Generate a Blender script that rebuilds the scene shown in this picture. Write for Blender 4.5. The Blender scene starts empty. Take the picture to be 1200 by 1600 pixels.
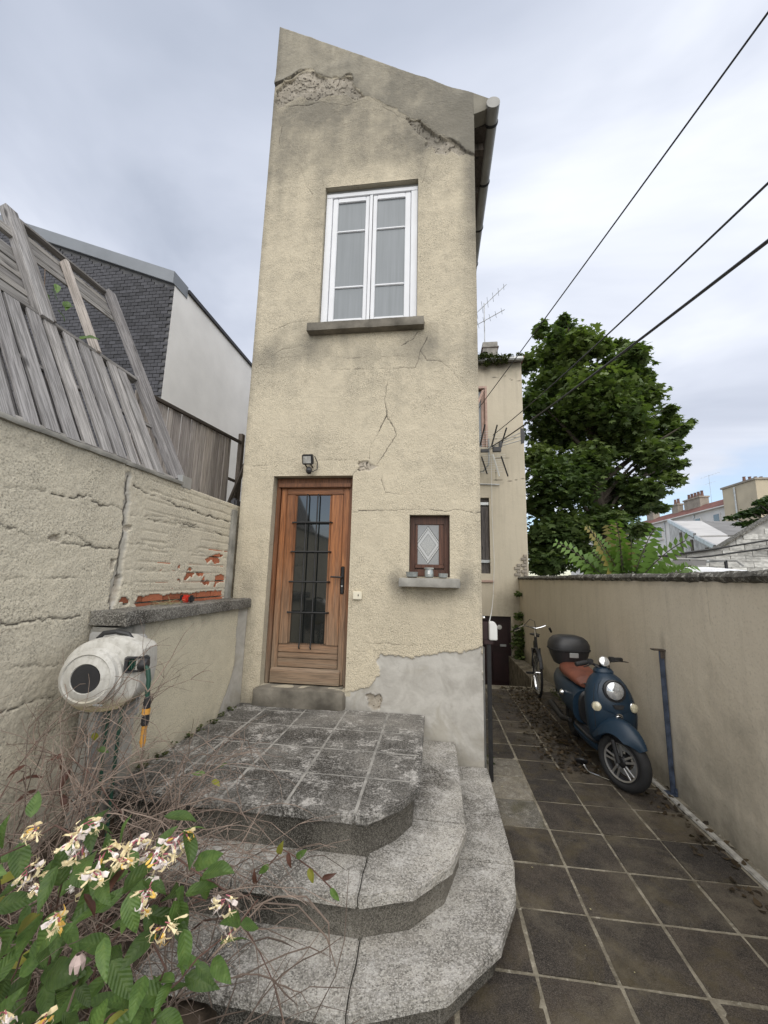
import bpy, bmesh, math, random
import numpy as np
from mathutils import Vector, Matrix, noise as mnoise
S = bpy.context.scene
C = S.collection
R = math.radians
rng = random.Random(7)

# ---------------------------------------------------------------- camera
cam_d = bpy.data.cameras.new('camera')
cam = bpy.data.objects.new('camera', cam_d)
C.objects.link(cam)
cam_d.sensor_fit = 'HORIZONTAL'
cam_d.sensor_width = 36
cam_d.lens = 36 * 621 / 1200
cam_d.clip_start = 0.02
cam_d.clip_end = 600
_rt = Vector((0.99215, 0.12294, 0.02274))
_dn = Vector((0.00230, 0.16392, -0.98647))
_fw = Vector((-0.12500, 0.97878, 0.16235))
_m = Matrix((_rt, -_dn, -_fw)).transposed().to_4x4()
_m.translation = (0, 0, 1.75)
cam.matrix_world = _m
S.camera = cam

# ---------------------------------------------------------------- world, sun, exposure
SUN_EL, SUN_DIR = R(50), Vector((0.16, -0.60, 0.0)).normalized()
w = bpy.data.worlds.new('World')
S.world = w
w.use_nodes = True
nt = w.node_tree
nt.nodes.clear()
def wn(t, **k):
    n = nt.nodes.new(t)
    for a, b in k.items(): setattr(n, a, b)
    return n
wl = nt.links.new
out = wn('ShaderNodeOutputWorld'); bg = wn('ShaderNodeBackground'); bg.inputs[1].default_value = 0.096
sky = wn('ShaderNodeTexSky', sky_type='NISHITA', sun_disc=False)
sky.sun_elevation = SUN_EL
sky.sun_rotation = math.atan2(SUN_DIR.x, SUN_DIR.y)
tc = wn('ShaderNodeTexCoord')
sep = wn('ShaderNodeSeparateXYZ'); wl(tc.outputs['Generated'], sep.inputs[0])
zc = wn('ShaderNodeMath', operation='MAXIMUM'); wl(sep.outputs[2], zc.inputs[0]); zc.inputs[1].default_value = 0.0
za = wn('ShaderNodeMath', operation='ADD'); wl(zc.outputs[0], za.inputs[0]); za.inputs[1].default_value = 0.22
dv = wn('ShaderNodeVectorMath', operation='DIVIDE')
cb = wn('ShaderNodeCombineXYZ')
for i in range(3): wl(za.outputs[0], cb.inputs[i])
wl(tc.outputs['Generated'], dv.inputs[0]); wl(cb.outputs[0], dv.inputs[1])
def wnoise(scale, det, dist, off):
    a = wn('ShaderNodeVectorMath', operation='ADD'); wl(dv.outputs[0], a.inputs[0]); a.inputs[1].default_value = off
    n = wn('ShaderNodeTexNoise'); n.inputs['Scale'].default_value = scale; n.inputs['Detail'].default_value = det
    n.inputs['Distortion'].default_value = dist; n.inputs['Roughness'].default_value = 0.5
    wl(a.outputs[0], n.inputs['Vector']); return n.outputs['Fac']
def wramp(f, stops):
    r = wn('ShaderNodeValToRGB'); wl(f, r.inputs[0]); e = r.color_ramp.elements
    while len(e) > 1: e.remove(e[-1])
    e[0].position = stops[0][0]; e[0].color = (*stops[0][1], 1)
    for p, c in stops[1:]:
        q = e.new(p); q.color = (*c, 1)
    return r.outputs[0]
CL = 1.0
cl1 = wramp(wnoise(1.0, 6, 0.6, (3.1, 1.7, 0)), [(0.30, (2.35, 2.62, 3.2)), (0.42, (3.1, 3.36, 3.98)), (0.53, (3.85, 4.1, 4.7)), (0.64, (5.0, 5.2, 5.65))])
# the overcast deck thins towards the horizon
lowf = wramp(sep.outputs[2], [(0.0, (1, 1, 1)), (0.16, (0.85, 0.85, 0.85)), (0.30, (0, 0, 0))])
cl2 = wn('ShaderNodeMixRGB'); cl2.inputs[2].default_value = (5.6, 5.85, 6.3, 1); wl(cl1, cl2.inputs[1])
hz = wn('ShaderNodeMath', operation='MULTIPLY'); wl(lowf, hz.inputs[0]); hz.inputs[1].default_value = 0.75; wl(hz.outputs[0], cl2.inputs[0])
gap = wramp(wnoise(0.9, 5, 0.4, (7.35, 4.2, 0)), [(0.40, (0, 0, 0)), (0.48, (1, 1, 1))])
gm = wn('ShaderNodeMath', operation='MULTIPLY'); wl(gap, gm.inputs[0]); wl(lowf, gm.inputs[1])
mx = wn('ShaderNodeMixRGB'); wl(gm.outputs[0], mx.inputs[0]); wl(cl2.outputs[0], mx.inputs[1]); wl(sky.outputs[0], mx.inputs[2])
wl(mx.outputs[0], bg.inputs[0]); wl(bg.outputs[0], out.inputs[0])

sl = bpy.data.lights.new('sun', 'SUN'); sl.energy = 1.5; sl.angle = R(85); sl.color = (1.0, 0.95, 0.86)
so = bpy.data.objects.new('sun', sl); C.objects.link(so)
sdir = Vector((SUN_DIR.x * math.cos(SUN_EL), SUN_DIR.y * math.cos(SUN_EL), math.sin(SUN_EL)))
so.rotation_euler = sdir.to_track_quat('Z', 'Y').to_euler()
so.location = (3, -6, 12)
S.view_settings.view_transform = 'Standard'
S.view_settings.look = 'None'
S.view_settings.gamma = 1
S.view_settings.exposure = 1.06

# ---------------------------------------------------------------- material helper
class NT:
    def __init__(s, name):
        s.m = bpy.data.materials.new(name); s.m.use_nodes = True
        s.t = s.m.node_tree; s.b = s.t.nodes['Principled BSDF']
        s.tc = s.t.nodes.new('ShaderNodeTexCoord'); s._v = s.tc.outputs['Object']
    def N(s, t, **k):
        n = s.t.nodes.new(t)
        for a, b in k.items(): setattr(n, a, b)
        return n
    def set(s, i, v):
        if v is None: return
        if hasattr(v, 'is_linked'): s.t.links.new(v, i)
        elif isinstance(v, (tuple, list)) and len(v) == 3 and i.type == 'RGBA': i.default_value = (*v, 1)
        else: i.default_value = v
    def rnd(s):
        n = s.N('ShaderNodeObjectInfo'); return n.outputs['Random']
    def use_random(s):
        a = s.N('ShaderNodeVectorMath', operation='ADD'); m = s.N('ShaderNodeMath', operation='MULTIPLY')
        s.set(m.inputs[0], s.rnd()); m.inputs[1].default_value = 57.0
        s.set(a.inputs[0], s._v); s.set(a.inputs[1], m.outputs[0]); s._v = a.outputs[0]
    def stretch(s, sc):
        m = s.N('ShaderNodeMapping'); m.inputs['Scale'].default_value = sc; s.set(m.inputs[0], s._v); return m.outputs[0]
    def noise(s, scale, det=4, rough=.55, dist=0, vec=None):
        n = s.N('ShaderNodeTexNoise'); n.inputs['Scale'].default_value = scale; n.inputs['Detail'].default_value = det
        n.inputs['Roughness'].default_value = rough; n.inputs['Distortion'].default_value = dist
        s.set(n.inputs['Vector'], vec or s._v); return n.outputs['Fac']
    def voro(s, scale, feat='F1', vec=None):
        n = s.N('ShaderNodeTexVoronoi', feature=feat); n.inputs['Scale'].default_value = scale
        s.set(n.inputs['Vector'], vec or s._v); return n.outputs['Distance'], n.outputs['Color'] if feat == 'F1' else None
    def ramp(s, f, stops, interp='LINEAR'):
        r = s.N('ShaderNodeValToRGB'); s.set(r.inputs[0], f); r.color_ramp.interpolation = interp
        e = r.color_ramp.elements
        while len(e) > 1: e.remove(e[-1])
        c3 = lambda c: (c, c, c, 1) if not isinstance(c, tuple) else (*c, 1)
        e[0].position = stops[0][0]; e[0].color = c3(stops[0][1])
        for p, c in stops[1:]: e.new(p).color = c3(c)
        return r.outputs[0]
    def mix(s, f, a, b, mode='MIX'):
        n = s.N('ShaderNodeMixRGB', blend_type=mode); s.set(n.inputs[0], f); s.set(n.inputs[1], a); s.set(n.inputs[2], b); return n.outputs[0]
    def math(s, op, a, b=None):
        n = s.N('ShaderNodeMath', operation=op); s.set(n.inputs[0], a)
        if b is not None: s.set(n.inputs[1], b)
        return n.outputs[0]
    def attr(s, name):
        n = s.N('ShaderNodeAttribute', attribute_name=name); return n.outputs['Fac']
    def zpos(s):
        n = s.N('ShaderNodeSeparateXYZ'); s.set(n.inputs[0], s.tc.outputs['Object']); return n.outputs[2]
    def bump(s, h, strength=.5, dist=.01):
        n = s.N('ShaderNodeBump'); n.inputs['Strength'].default_value = strength; n.inputs['Distance'].default_value = dist
        s.set(n.inputs['Height'], h); s.set(s.b.inputs['Normal'], n.outputs[0]); return n.outputs[0]
    def done(s, col, rough=.85, metal=0, spec=None, coat=None, trans=None):
        s.set(s.b.inputs['Base Color'], col); s.set(s.b.inputs['Roughness'], rough); s.set(s.b.inputs['Metallic'], metal)
        if spec is not None: s.b.inputs['Specular IOR Level'].default_value = spec
        if coat is not None: s.b.inputs['Coat Weight'].default_value = coat; s.b.inputs['Coat Roughness'].default_value = .08
        if trans is not None: s.b.inputs['Transmission Weight'].default_value = trans
        return s.m

def simple(name, col, rough=.6, metal=0, var=.25, scale=8, spec=None, bump=0, bscale=60, coat=None, rand=.0):
    t = NT(name); t.use_random()
    n = t.noise(scale, 5)
    c = t.mix(t.ramp(n, [(.3, 0.), (.7, 1.)]), tuple(x * (1 - var) for x in col), tuple(min(1, x * (1 + var)) for x in col))
    if rand:
        c = t.mix(t.ramp(t.rnd(), [(0, 0.), (1, 1.)]), t.mix(1., c, (1 - rand,) * 3, 'MULTIPLY'), t.mix(1., c, (1 + rand,) * 3, 'MULTIPLY'))
    if bump: t.bump(t.noise(bscale, 4), bump, .004)
    return t.done(c, rough, metal, spec, coat)

def stucco_mat(name, c1, c2, grain=75, bstr=.8, pits=.75):
    t = NT(name)
    big = t.noise(1.6, 5, .6); med = t.noise(9, 4); fine = t.noise(grain, 3, .7); pit, _ = t.voro(grain * .9)
    wornf = t.ramp(t.noise(2.3, 5, .65, .6), [(.34, .25), (.60, 1.)])
    c = t.mix(t.ramp(big, [(.3, 0.), (.7, 1.)]), c1, c2)
    c = t.mix(t.ramp(med, [(.35, .0), (.75, .35)]), c, tuple(x * .72 for x in c2))
    gfac = t.math('MULTIPLY', wornf, t.math('SUBTRACT', 1., t.math('MAXIMUM', t.attr('cement'), t.attr('cap'))))
    c = t.mix(t.math('MULTIPLY', t.ramp(fine, [(.34, pits), (.49, 0.)]), gfac), c, tuple(x * .42 for x in c2))
    c = t.mix(t.math('MULTIPLY', t.ramp(fine, [(.55, 0.), (.7, .6)]), gfac), c, tuple(min(.8, x * 1.25) for x in c1))
    # smoother grey-beige top render
    capc = t.mix(t.ramp(t.noise(4, 5, .65), [(.35, 0.), (.65, 1.)]), (.29, .272, .225), (.40, .375, .315))
    c = t.mix(t.attr('cap'), c, capc)
    # cement repair
    cem = t.mix(t.ramp(t.noise(5.5, 6, .62, .6), [(.35, 0.), (.6, 1.)]), (.36, .342, .31), (.48, .462, .425))
    cem = t.mix(t.ramp(t.noise(1.9, 4, .6, .8), [(.52, 0.), (.60, .55)]), cem, (.34, .315, .26))
    c = t.mix(t.attr('cement'), c, cem)
    fl = t.mix(t.ramp(t.noise(22, 5, .7), [(.35, 0.), (.65, 1.)]), (.36, .315, .255), (.54, .485, .405))
    c = t.mix(t.attr('flake'), c, fl)
    # grime
    dn = t.math('ADD', t.attr('dirt'), t.math('MULTIPLY', t.math('SUBTRACT', t.noise(6, 6, .7), .5), 1.1))
    streak = t.noise(1, 5, .6, 0, t.stretch((9, 9, .9)))
    dn = t.math('ADD', dn, t.math('MULTIPLY', t.math('SUBTRACT', streak, .5), .45))
    c = t.mix(t.ramp(dn, [(.12, 0.), (1.0, .82)]), c, (.15, .14, .118))
    hair = t.noise(3.2, 7, .62, 1.2)
    hf = t.math('ABSOLUTE', t.math('SUBTRACT', hair, .5))
    msk = t.ramp(t.noise(1.3, 2), [(.5, 0.), (.6, 1.)])
    c = t.mix(t.math('MULTIPLY', t.ramp(hf, [(.0, .42), (.0028, 0.)]), msk), c, (.10, .09, .07))
    c = t.mix(t.ramp(t.attr('crack'), [(.22, 0.), (.8, .88)]), c, (.06, .052, .043))
    h = t.math('ADD', t.math('MULTIPLY', fine, gfac), t.math('MULTIPLY', pit, t.math('MULTIPLY', gfac, .7)))
    h = t.math('ADD', h, t.math('MULTIPLY', t.noise(30, 4), .35))
    t.bump(h, bstr, .012)
    return t.done(c, .93, 0, .25)

def aggregate_mat(name, dark, light, white, wfac=(.52, .66), moss=None, rand=False, grain=150, joint_moss=False):
    t = NT(name)
    if rand: t.use_random()
    cell, cc = t.voro(grain)
    big = t.noise(1.15, 5, .62, .5)
    bw = t.N('ShaderNodeSeparateColor'); t.set(bw.inputs[0], cc)
    speck = bw.outputs[0]
    n1 = t.noise(2.2, 6, .68, .3); n2 = t.noise(7, 6, .7); fine = t.noise(60, 4, .75)
    c = t.mix(t.ramp(n1, [(.34, 0.), (.66, 1.)]), dark, light)
    if rand:
        c = t.mix(1., c, t.ramp(t.rnd(), [(0, (.62, .62, .64)), (.5, (1., .97, .93)), (1, (1.5, 1.42, 1.3))]), 'MULTIPLY')
    if not rand: c = t.mix(1., c, t.ramp(big, [(.38, (.42, .40, .375)), (.5, (.95, .945, .93)), (.62, (1.4, 1.38, 1.34))]), 'MULTIPLY')
    c = t.mix(t.ramp(speck, [(.60, 0.), (.68, .22), (.92, .42)]), c, tuple(min(.8, x * 2.1 + .03) for x in light))
    c = t.mix(t.ramp(speck, [(.12, .55), (.2, 0.)]), c, tuple(x * .4 for x in dark))
    lich = t.math('ADD', t.math('MULTIPLY', n2, .55), t.math('MULTIPLY', fine, .45))
    c = t.mix(t.ramp(lich, [(wfac[0], 0.), (wfac[1], .85)]), c, white)
    if moss: c = t.mix(t.ramp(t.noise(1.3, 6, .7, .5), [(.5, 0.), (.68, .75)]), c, moss)
    if rand:
        gp_ = t.N('ShaderNodeNewGeometry').outputs['Position']
        c = t.mix(t.ramp(t.noise(1.7, 6, .68, .4, gp_), [(.50, 0.), (.68, .65)]), c, (.17, .145, .105))
        c = t.mix(t.ramp(t.noise(3.1, 5, .6, .2, gp_), [(.55, 0.), (.7, .5)]), c, (.018, .016, .014))
    t.bump(t.math('ADD', cell, t.math('MULTIPLY', fine, 1.0)), .55, .006)
    return t.done(c, t.ramp(n2, [(.3, .62), (.7, .9)]), 0, .35)

def wood_mat(name, dark, light, axis=2, rough=.8, knots=True, wear=None, sheen=0, streak=1.0):
    t = NT(name); t.use_random()
    sc = [34, 34, 34]; sc[axis] = 1.6
    g = t.noise(1, 6, .65, .6, t.stretch(tuple(sc)))
    sc2 = [150, 150, 150]; sc2[axis] = 5
    g2 = t.noise(1, 3, .6, 0, t.stretch(tuple(sc2)))
    c = t.mix(t.ramp(g, [(.3, 0.), (.7, 1.)]), dark, light)
    c = t.mix(t.ramp(g2, [(.42, .55 * streak), (.55, 0.)]), c, tuple(x * .4 for x in dark))
    c = t.mix(1., c, t.ramp(t.rnd(), [(0, (.78, .77, .78)), (.5, (1, 1, 1)), (1, (1.22, 1.2, 1.17))]), 'MULTIPLY')
    if knots:
        sk = [9, 9, 9]; sk[axis] = 2.6
        d, _ = t.voro(1, 'F1', t.stretch(tuple(sk)))
        c = t.mix(t.ramp(d, [(.07, .8), (.15, 0.)]), c, tuple(x * .3 for x in dark))
    if wear:   # varnish worn to grey towards the bottom of the door
        zlo, zhi, wc = wear
        zz = t.math('DIVIDE', t.math('SUBTRACT', t.zpos(), zlo), zhi - zlo)
        zz = t.math('ADD', zz, t.math('MULTIPLY', t.math('SUBTRACT', g, .5), .8))
        c = t.mix(t.ramp(zz, [(.0, .9), (.45, .55), (1., 0.)]), c, t.mix(t.ramp(g2, [(.4, 0.), (.6, 1.)]), tuple(x * .6 for x in wc), wc))
    t.bump(t.math('ADD', g, t.math('MULTIPLY', g2, .8)), .35, .004)
    return t.done(c, rough, 0, .4 if sheen else .2)

M = {}
M['stucco'] = stucco_mat('stucco', (.61, .54, .41), (.53, .47, .36), 95, .5, .9)
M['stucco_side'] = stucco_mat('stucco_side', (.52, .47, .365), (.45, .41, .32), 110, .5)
M['left_stucco'] = stucco_mat('left_stucco', (.66, .60, .475), (.58, .53, .43), 90, .35, 1.0)
M['low_stucco'] = stucco_mat('low_stucco', (.62, .57, .44), (.55, .505, .39), 110, .35)

def smooth_mat(name, c1, c2):
    t = NT(name)
    c = t.mix(t.ramp(t.noise(1.1, 5, .6), [(.3, 0.), (.7, 1.)]), c1, c2)
    c = t.mix(t.ramp(t.noise(1, 5, .6, 0, t.stretch((9, 9, .8))), [(.5, 0.), (.75, .35)]), c, tuple(x * .62 for x in c2))
    dn = t.math('ADD', t.attr('dirt'), t.math('MULTIPLY', t.math('SUBTRACT', t.noise(4, 6, .7), .5), 1.0))
    c = t.mix(t.ramp(dn, [(.2, 0.), (1.1, .8)]), c, (.13, .12, .095))
    c = t.mix(t.ramp(t.noise(55, 3), [(.3, .25), (.45, 0.)]), c, (.25, .22, .18))
    c = t.mix(t.ramp(t.attr('crack'), [(.22, 0.), (.8, .85)]), c, (.08, .07, .055))
    t.bump(t.math('ADD', t.noise(45, 4), t.math('MULTIPLY', t.noise(8, 3), 2.)), .35, .006)
    return t.done(c, .9, 0, .25)
M['smooth_render'] = smooth_mat('smooth_render', (.62, .55, .435), (.69, .62, .50))
M['house_render'] = smooth_mat('house_render', (.56, .50, .395), (.49, .44, .345))
M['concrete'] = simple('concrete', (.27, .26, .235), .9, 0, .35, 7, .25, .6, 70)
M['concrete_dirty'] = simple('concrete_dirty', (.165, .15, .125), .9, 0, .5, 5, .25, .7, 60)
M['cement_grey'] = simple('cement_grey', (.36, .355, .345), .9, 0, .25, 4, .25, .4, 60)
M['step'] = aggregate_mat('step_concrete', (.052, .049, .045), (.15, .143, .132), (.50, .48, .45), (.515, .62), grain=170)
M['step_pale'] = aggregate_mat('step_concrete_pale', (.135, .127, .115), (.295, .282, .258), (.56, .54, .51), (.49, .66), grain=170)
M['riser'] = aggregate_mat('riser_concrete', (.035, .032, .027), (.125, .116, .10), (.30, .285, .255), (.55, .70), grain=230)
M['slab'] = aggregate_mat('paving_slab', (.023, .0195, .017), (.064, .053, .042), (.26, .24, .20), (.60, .72), (.085, .067, .036), True, 120)
M['slab_pale'] = aggregate_mat('paving_slab_pale', (.085, .077, .065), (.17, .157, .13), (.40, .38, .33), (.50, .66), (.09, .08, .045), True, 120)
t = NT('mortar')
c = t.mix(t.ramp(t.noise(5, 6, .7), [(.35, 0.), (.65, 1.)]), (.085, .072, .05), (.28, .25, .19))
c = t.mix(t.ramp(t.noise(28, 4, .7), [(.56, 0.), (.70, .7)]), c, (.42, .39, .32))
t.bump(t.noise(60, 4), .8, .01); M['mortar'] = t.done(c, .95)
t = NT('coping_lichen')
c = t.mix(t.ramp(t.noise(14, 6, .75), [(.35, 0.), (.6, 1.)]), (.045, .042, .036), (.15, .14, .12))
c = t.mix(t.ramp(t.noise(24, 5, .72), [(.54, 0.), (.60, .85)]), c, (.42, .41, .37))
c = t.mix(t.ramp(t.noise(4, 4), [(.55, 0.), (.65, .5)]), c, (.06, .06, .035))
t.bump(t.noise(40, 6, .7), 1., .02); M['coping'] = t.done(c, .95)
M['coping_left'] = aggregate_mat('coping_left', (.085, .08, .072), (.22, .21, .19), (.40, .39, .35), (.56, .7))
M['fence_wood'] = wood_mat('grey_fence_wood', (.22, .21, .208), (.45, .435, .43))
M['fence_rail'] = wood_mat('grey_rail_wood', (.18, .17, .16), (.36, .345, .33))
M['pink_wood'] = wood_mat('pale_plank_wood', (.36, .325, .30), (.54, .49, .46))
M['dark_wood'] = wood_mat('dark_prop_wood', (.06, .05, .042), (.12, .10, .085))
M['door_wood'] = wood_mat('varnished_door_wood', (.19, .068, .024), (.40, .165, .060), 2, .42, False, (.68, 2.05, (.30, .235, .17)), 1)
M['door_frame'] = wood_mat('door_frame_wood', (.13, .05, .022), (.24, .105, .046), 2, .5, False, (.65, 1.6, (.24, .19, .14)), 1)
M['window_wood'] = wood_mat('small_window_wood', (.075, .03, .018), (.15, .062, .035), 2, .5, False, None, 1)
M['shutter_wood'] = wood_mat('shutter_wood', (.06, .055, .055), (.16, .145, .14))
M['door_rail_wood'] = wood_mat('door_rail_wood', (.19, .068, .024), (.40, .165, .060), 0, .42, False, (.68, 1.9, (.30, .235, .17)), 1)
M['pvc'] = simple('white_pvc', (.70, .71, .74), .35, 0, .05, 3, .5)
t = NT('curtained_glass')
fold = t.noise(1, 3, .5, .2, t.stretch((26, 26, 1.2)))
c = t.mix(t.ramp(fold, [(.3, 0.), (.7, 1.)]), (.17, .19, .205), (.215, .235, .255))
c = t.mix(t.ramp(t.noise(1.3, 3), [(.4, 0.), (.65, .5)]), c, (.15, .17, .185))
M['pane'] = t.done(c, .28, 0, .5)
M['door_glass'] = simple('dark_door_glass', (.012, .014, .014), .03, 0, .1, 2, .9, coat=1.)
M['iron'] = simple('black_iron', (.02, .02, .021), .5, .3, .3, 20)
M['black_plastic'] = simple('black_plastic', (.022, .022, .024), .45, 0, .2, 10, .5)
M['zinc'] = simple('zinc', (.42, .43, .43), .4, .6, .25, 5)
M['gutter'] = simple('gutter_plastic', (.27, .265, .25), .45, 0, .2, 6)
M['chrome'] = simple('chrome', (.78, .78, .78), .14, 1, .08, 9)
M['alu'] = simple('machined_aluminium', (.62, .62, .62), .3, .9, .1, 9)
t = NT('reel_plastic')
c = t.mix(t.ramp(t.noise(9, 5), [(.35, 0.), (.65, 1.)]), (.47, .455, .415), (.60, .585, .545))
zz = t.math('ADD', t.zpos(), t.math('MULTIPLY', t.math('SUBTRACT', t.noise(12, 4), .5), .05))
c = t.mix(t.ramp(t.math('ADD', zz, .5), [(.33, .9), (.40, .0)]), c, (.42, .35, .20))
c = t.mix(t.ramp(t.noise(30, 6, .75), [(.52, 0.), (.70, .5)]), c, (.20, .185, .15)); c = t.mix(t.ramp(t.noise(1, 5, .6, 0, t.stretch((40, 40, 4))), [(.5, 0.), (.7, .35)]), c, (.24, .22, .18))
t.bump(t.noise(70, 3), .12, .003)
M['reel_white'] = t.done(c, .55, 0, .4)
M['reel_yellow'] = simple('yellowed_plastic', (.50, .42, .22), .55, 0, .2, 6)
M['green_hose'] = simple('green_hose', (.012, .055, .036), .5, 0, .2, 6)
M['orange'] = simple('orange_plastic', (.55, .27, .05), .5, 0, .15, 6)
M['red_plastic'] = simple('red_plastic', (.52, .035, .02), .45, 0, .15, 6)
M['blue_steel'] = simple('blue_painted_steel', (.055, .072, .11), .5, .3, .55, 14)
M['scooter_blue'] = simple('matt_blue_paint', (.009, .026, .048), .42, 0, .10, 4, .5)
M['seat_brown'] = simple('brown_leather', (.17, .058, .035), .6, 0, .25, 6, .4, .3, 90)
M['rubber'] = simple('tyre_rubber', (.016, .016, .017), .8, 0, .2, 12)
M['lens'] = simple('clear_lens', (.55, .56, .57), .08, .55, .3, 30, .8, coat=1.)
M['amber_lens'] = simple('pale_indicator_lens', (.58, .53, .38), .2, 0, .25, 60, .7, coat=1.)
M['maroon'] = simple('maroon_paint', (.022, .007, .008), .5, 0, .3, 4)
M['pink_paint'] = simple('faded_pink_paint', (.42, .29, .24), .7, 0, .2, 6)
M['white_plastic'] = simple('white_plastic', (.62, .62, .60), .5, 0, .12, 6)
M['ivory'] = simple('ivory_plastic', (.70, .65, .52), .45, 0, .06, 6)
M['white_paint'] = simple('white_wall_paint', (.80, .79, .78), .8, 0, .08, 1.2, .3, .5, 16)
M['beige_paint'] = simple('beige_wall', (.52, .45, .33), .9, 0, .12, .6)
M['far_white'] = simple('far_white_wall', (.72, .70, .67), .9, 0, .08, .6)
M['red_tile'] = simple('red_roof_tiles', (.16, .065, .05), .9, 0, .3, 1.2)
M['terracotta'] = simple('terracotta_pot', (.16, .09, .07), .9, 0, .3, 3)
M['chimney_stone'] = simple('chimney_stone', (.30, .265, .22), .9, 0, .25, 2)
M['sheet_roof'] = simple('pale_sheet_roof', (.46, .45, .44), .75, 0, .12, 1.5)
M['sheet_dark'] = simple('dark_sheet_roof', (.17, .165, .16), .8, 0, .25, 1.5)
M['coping_metal'] = simple('grey_metal_coping', (.20, .215, .235), .5, .3, .1, 2)
M['jar_glass'] = simple('jar_glass', (.25, .27, .265), .1, 0, .3, 30, .8, coat=1.)
M['grey_stain'] = simple('dead_grass', (.30, .27, .15), .9, 0, .3, 20)
M['brick_red'] = simple('red_brick', (.40, .14, .075), .9, 0, .3, 18, .25, .6, 60, None, .3)
M['brick_dark'] = simple('dark_brick', (.047, .047, .054), .6, 0, .3, 12, .4, .3, 40, None, .4)
M['brick_mortar'] = simple('dark_mortar', (.125, .125, .13), .9, 0, .2, 9)
M['soil'] = simple('soil', (.05, .038, .028), 1, 0, .5, 14, .2, 1., 45)
M['twig'] = simple('grey_brown_twig', (.165, .125, .10), .9, 0, .4, 9, rand=.45)
M['twig_low'] = simple('dark_dead_twig', (.095, .07, .055), .9, 0, .45, 9)
M['twig_red'] = simple('reddish_twig', (.10, .055, .042), .9, 0, .35, 9)
M['bark'] = simple('bark', (.07, .058, .045), .9, 0, .35, 6)
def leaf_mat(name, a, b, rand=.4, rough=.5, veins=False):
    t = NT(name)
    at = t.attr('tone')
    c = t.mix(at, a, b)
    if veins:
        sp = t.N('ShaderNodeSeparateXYZ'); t.set(sp.inputs[0], t._v)
        vv = t.math('SINE', t.math('MULTIPLY', t.math('SUBTRACT', sp.outputs[1], t.math('MULTIPLY', t.math('ABSOLUTE', sp.outputs[0]), 1.1)), 52.))
        c = t.mix(t.ramp(vv, [(.88, 0.), (1.0, .13)]), c, tuple(min(1, x * 1.7) for x in b))
        t.use_random(); bl = t.noise(4, 5, .65)
        c = t.mix(t.ramp(bl, [(.35, .45), (.55, 0.)]), c, tuple(x * .55 for x in a)); c = t.mix(t.ramp(bl, [(.60, 0.), (.72, .4)]), c, (b[0] * 1.5, b[1] * 1.15, b[2]))
        t.bump(t.math('ADD', t.math('MULTIPLY', vv, .4), t.noise(7, 3)), .22, .01)
    c = t.mix(1., c, t.ramp(t.rnd(), [(0, (1 - rand,) * 3), (1, (1 + rand,) * 3)]), 'MULTIPLY')
    t.set(t.b.inputs['Base Color'], c); t.b.inputs['Roughness'].default_value = rough
    t.b.inputs['Specular IOR Level'].default_value = .35
    tr = t.N('ShaderNodeBsdfTranslucent'); t.set(tr.inputs[0], t.mix(1., c, (1.3, 1.5, .55), 'MULTIPLY'))
    ms = t.N('ShaderNodeMixShader'); ms.inputs[0].default_value = .28
    o = [n for n in t.t.nodes if n.type == 'OUTPUT_MATERIAL'][0]
    t.t.links.new(t.b.outputs[0], ms.inputs[1]); t.t.links.new(tr.outputs[0], ms.inputs[2]); t.t.links.new(ms.outputs[0], o.inputs[0])
    return t.m
M['maple'] = leaf_mat('maple_leaf', (.066, .104, .036), (.165, .215, .075), 0)
M['far_leaf'] = leaf_mat('far_leaf', (.03, .06, .018), (.07, .11, .035), 0)
M['ailanthus'] = leaf_mat('ailanthus_leaf', (.11, .19, .04), (.24, .28, .055), .25)
M['ailanthus_red'] = leaf_mat('ailanthus_red_leaf', (.20, .17, .05), (.28, .17, .07), .25)
M['leaf'] = leaf_mat('honeysuckle_leaf', (.062, .12, .03), (.12, .185, .05), .4, .42, True)
M['leaf_yellow'] = leaf_mat('yellowing_leaf', (.20, .22, .04), (.27, .24, .05), .3)
M['leaf_red'] = leaf_mat('bronze_leaf', (.085, .035, .028), (.14, .07, .055), .3)
M['moss_leaf'] = leaf_mat('moss_leaf', (.035, .055, .015), (.08, .09, .03), .2)
M['dry_leaf'] = leaf_mat('dry_litter', (.03, .022, .014), (.10, .07, .04), .3)
M['petal_cream'] = simple('cream_petal', (.80, .68, .42), .6, 0, .15, 40)
M['petal_pink'] = simple('crimson_petal', (.40, .12, .15), .6, 0, .3, 40)
M['petal_white'] = simple('white_petal', (.78, .70, .66), .6, 0, .1, 40)
M['petal_yellow'] = simple('yellow_petal', (.72, .46, .10), .6, 0, .2, 40)
M['petal_faded'] = simple('faded_petal', (.47, .36, .33), .7, 0, .25, 40)

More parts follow.
